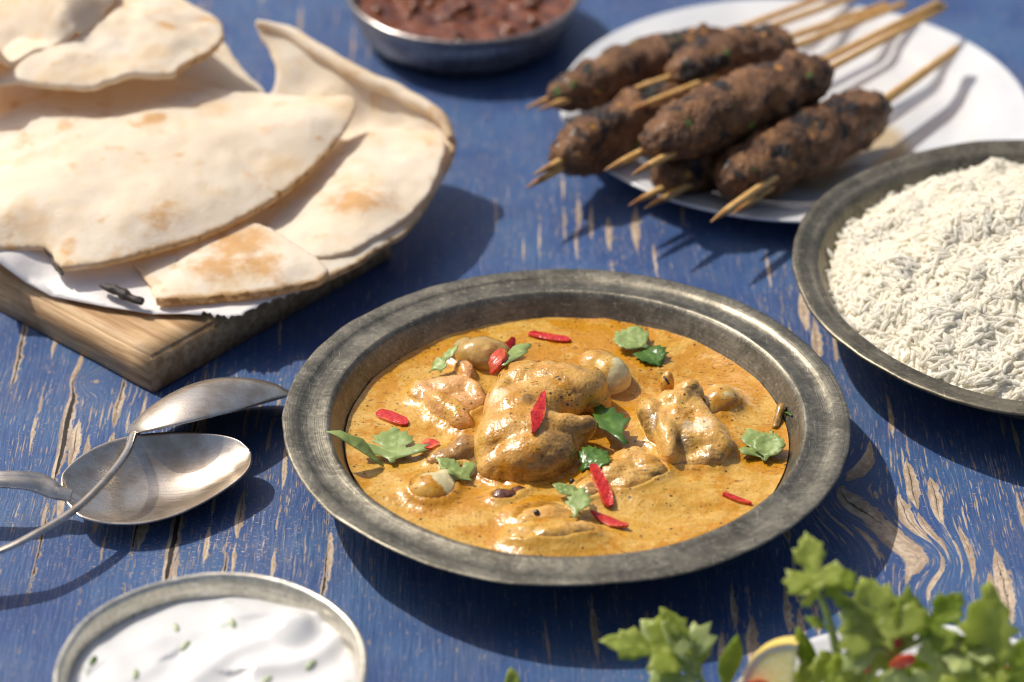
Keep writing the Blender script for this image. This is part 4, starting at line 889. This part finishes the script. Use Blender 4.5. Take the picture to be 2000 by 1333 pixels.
sprig('pale parsley sprig at the left end of the salad', [(1380, 1350, .014), (1368, 1325, .020), (1350, 1285, .028)], [.0014, .0012, .0008],
      [((1362, 1318, .022), (1250, 1212, .036), 'lobed', 'salad_pale', .95, .2, .15, (0, -.55, .8)), ((1345, 1275, .028), (1168, 1256, .034), 'lobed', 'salad', .62, .2, .2, (0, -.4, .9)), ((1352, 1285, .028), (1288, 1186, .044), 'slim', 'salad', 1.2, .25, .2, (0, -.7, .7)), ((1360, 1300, .025), (1290, 1214, .040), 'spear', 'salad_pale', 1.2, .35, .2, (.4, -.6, .7)), ((1366, 1315, .022), (1366, 1230, .034), 'slim', 'salad', 1.3, .3, .1, (.3, -.7, .6)), ((1368, 1325, .02), (1300, 1330, .022), 'lobed', 'salad_pale', .8, .2, .2, (0, -.5, .8))])
sprig('parsley sprig arching over the middle of the salad', [(1690, 1340, .030), (1710, 1305, .038), (1760, 1268, .046), (1830, 1245, .050), (1900, 1250, .046), (1960, 1275, .038)], [.0017, .0016, .0015, .0013, .0011, .0008],
      [((1745, 1275, .046), (1680, 1128, .068), 'lobed', 'salad', 1.0, .25, .25, (-.1, -.7, .7)), ((1765, 1268, .046), (1770, 1140, .068), 'slim', 'salad', 1.25, .35, .25, (.2, -.75, .6)), ((1735, 1282, .044), (1640, 1180, .060), 'lobed', 'salad_pale', 1.1, .2, .2, (0, -.6, .8)), ((1790, 1256, .048), (1880, 1158, .064), 'lobed', 'salad_dark', .8, .3, .25, (.1, -.6, .8)), ((1780, 1262, .047), (1735, 1165, .062), 'spear', 'salad', 1.5, .2, .2, (0, -.6, .8)), ((1900, 1250, .046), (1860, 1320, .044), 'lobed', 'salad_pale', .9, .2, .2, (0, -.4, .9))])
leaf('rocket_leaf', 'tall folded salad leaf standing at the far right', (1935, 1345, .030), (1938, 1130, .074), 'slim', 'salad', 1.25, .50, .25, (-.35, -.8, .5))
leaf('rocket_leaf', 'pale salad leaf leaning on the tall folded one', (1950, 1345, .028), (1920, 1190, .060), 'spear', 'salad', .95, .35, .2, (.1, -.8, .5))
leaf('rocket_leaf', 'pointed leaf leaning left of the lemon wedge', (1408, 1350, .018), (1440, 1238, .038), 'spear', 'salad_dark', .95, .3, .2, (.2, -.8, .5))
leaf('rocket_leaf', 'narrow dark leaf rising right of the lemon wedge', (1600, 1345, .02), (1558, 1222, .044), 'spear', 'salad_dark', .8, .4, .2, (-.2, -.8, .5))
leaf('rocket_leaf', 'broad green leaf at the bottom edge below the tall sprig', (1720, 1380, .02), (1660, 1268, .042), 'lobed', 'salad', 1.0, .2, .2)
leaf('rocket_leaf', 'dark leaf filling the bottom of the salad', (1820, 1390, .02), (1790, 1272, .040), 'lobed', 'salad_dark', 1.2, .2, .2)
leaf('rocket_leaf', 'dark crumpled leaf at the bottom right of the salad', (1900, 1390, .018), (1895, 1290, .036), 'lobed', 'salad_dark', 1.3, .2, .3)
leaf('rocket_leaf', 'mid green leaf low in the salad beside the lemon', (1590, 1390, .015), (1570, 1285, .034), 'lobed', 'salad', 1.0, .25, .2)
leaf('rocket_leaf', 'pale leaf low in the middle of the salad', (1740, 1400, .026), (1755, 1295, .044), 'lobed', 'salad_pale', 1.0, .25, .2)
leaf('rocket_leaf', 'bright leaf between the tall sprig and the arching sprig', (1690, 1330, .034), (1665, 1190, .060), 'lobed', 'salad', .85, .3, .25)
leaf('rocket_leaf', 'broad bright leaf under the right end of the arching stem', (1850, 1360, .030), (1815, 1225, .052), 'lobed', 'salad_pale', .9, .25, .25)
leaf('rocket_leaf', 'toothed leaf in front of the tall folded one', (1905, 1370, .032), (1885, 1255, .048), 'lobed', 'salad', 1.1, .25, .2)
leaf('rocket_leaf', 'toothed leaf at the foot of the pale stem', (1640, 1370, .024), (1600, 1270, .040), 'lobed', 'salad', 1.1, .25, .2)
leaf('rocket_leaf', 'leaf spilling over the plate edge right of the tall leaf', (1985, 1360, .026), (1995, 1245, .044), 'lobed', 'salad_dark', 1.0, .25, .2)
leaf('rocket_leaf', 'small leaf at the bottom right corner of the picture', (1990, 1380, .02), (1975, 1295, .036), 'lobed', 'salad', 1.0, .25, .2)
leaf('rocket_leaf', 'green leaf tip rising at the bottom edge below the curry bowl', (1003, 1375, .003), (998, 1303, .014), 'spear', 'salad', 1.2, .3, .2, (0, -.9, .4))
# lemon wedge: rind, pith, flesh
def wedge(label, c, rad, thick, axis, upv, a0, a1):
    c = np.array(c); ax = np.array(axis, float); ax /= np.linalg.norm(ax); u = np.array(upv, float); u -= ax*(u@ax); u /= np.linalg.norm(u); s = np.cross(u, ax)
    base = c.copy(); e = thing('lemon_wedge', label, 'lemon', base)
    def seg(r0, r1, t, name, mat):
        V, F = [], []; n = 30
        for i in range(n+1):
            a = R(a0+(a1-a0)*i/n); d = math.cos(a)*u+math.sin(a)*s
            for rr, tt in ((r0, -t), (r1, -t), (r1, t), (r0, t)): V.append(c+d*rr+ax*tt*.5)
        for i in range(n):
            for j in range(4): F.append((i*4+j, i*4+(j+1) % 4, (i+1)*4+(j+1) % 4, (i+1)*4+j))
        F += [(0, 1, 2, 3), (n*4+3, n*4+2, n*4+1, n*4)]
        return recalc(mk(name, V, F, mat, base, e, smooth=False))
    seg(rad*.965, rad, thick, 'rind', M['lemon_rind']); seg(rad*.90, rad*.965, thick*.98, 'pith', M['lemon_pith']); seg(rad*.02, rad*.90, thick*.94, 'flesh', M['lemon_flesh'])
wedge('lemon wedge standing at the left of the salad', P(1548, 1345, .020), .0200, .012, (-.25, -1, .45), (-.75, 0, 1), -50, 42)
for i, (px, py, z, s, lab) in enumerate([(1697, 1238, .050, .0036, 'small red piece high on the tall sprig'), (1752, 1250, .049, .0042, 'red pepper piece under the arching stem'), (1763, 1292, .046, .0044, 'red pepper piece in the middle of the salad'), (1872, 1272, .042, .0072, 'larger tomato piece at the right of the salad'), (1682, 1303, .040, .0036, 'small red piece low beside the pale stem'), (1555, 1322, .026, .0040, 'red piece tucked right of the lemon'), (1480, 1342, .024, .0050, 'orange red piece in front of the lemon wedge'), (1990, 1312, .030, .0050, 'red piece at the right edge of the picture')]):
    c = P(px, py, z); vv, ff = ellipsoid((0, 0, 0), (s*1.15, s*.35, s*.75), (random.uniform(-30, 30), random.uniform(-20, 20), random.uniform(-40, 40)), 16)
    vv = np.array([np.array(q)+np.array(mn.noise_vector(Vector(q)*300+Vector((i, 0, 0))))*s*.25 for q in vv])
    tag(mk('tomato_piece', vv+c, ff, M['tomato'], c), lab, 'tomato', 'red pieces in the salad')
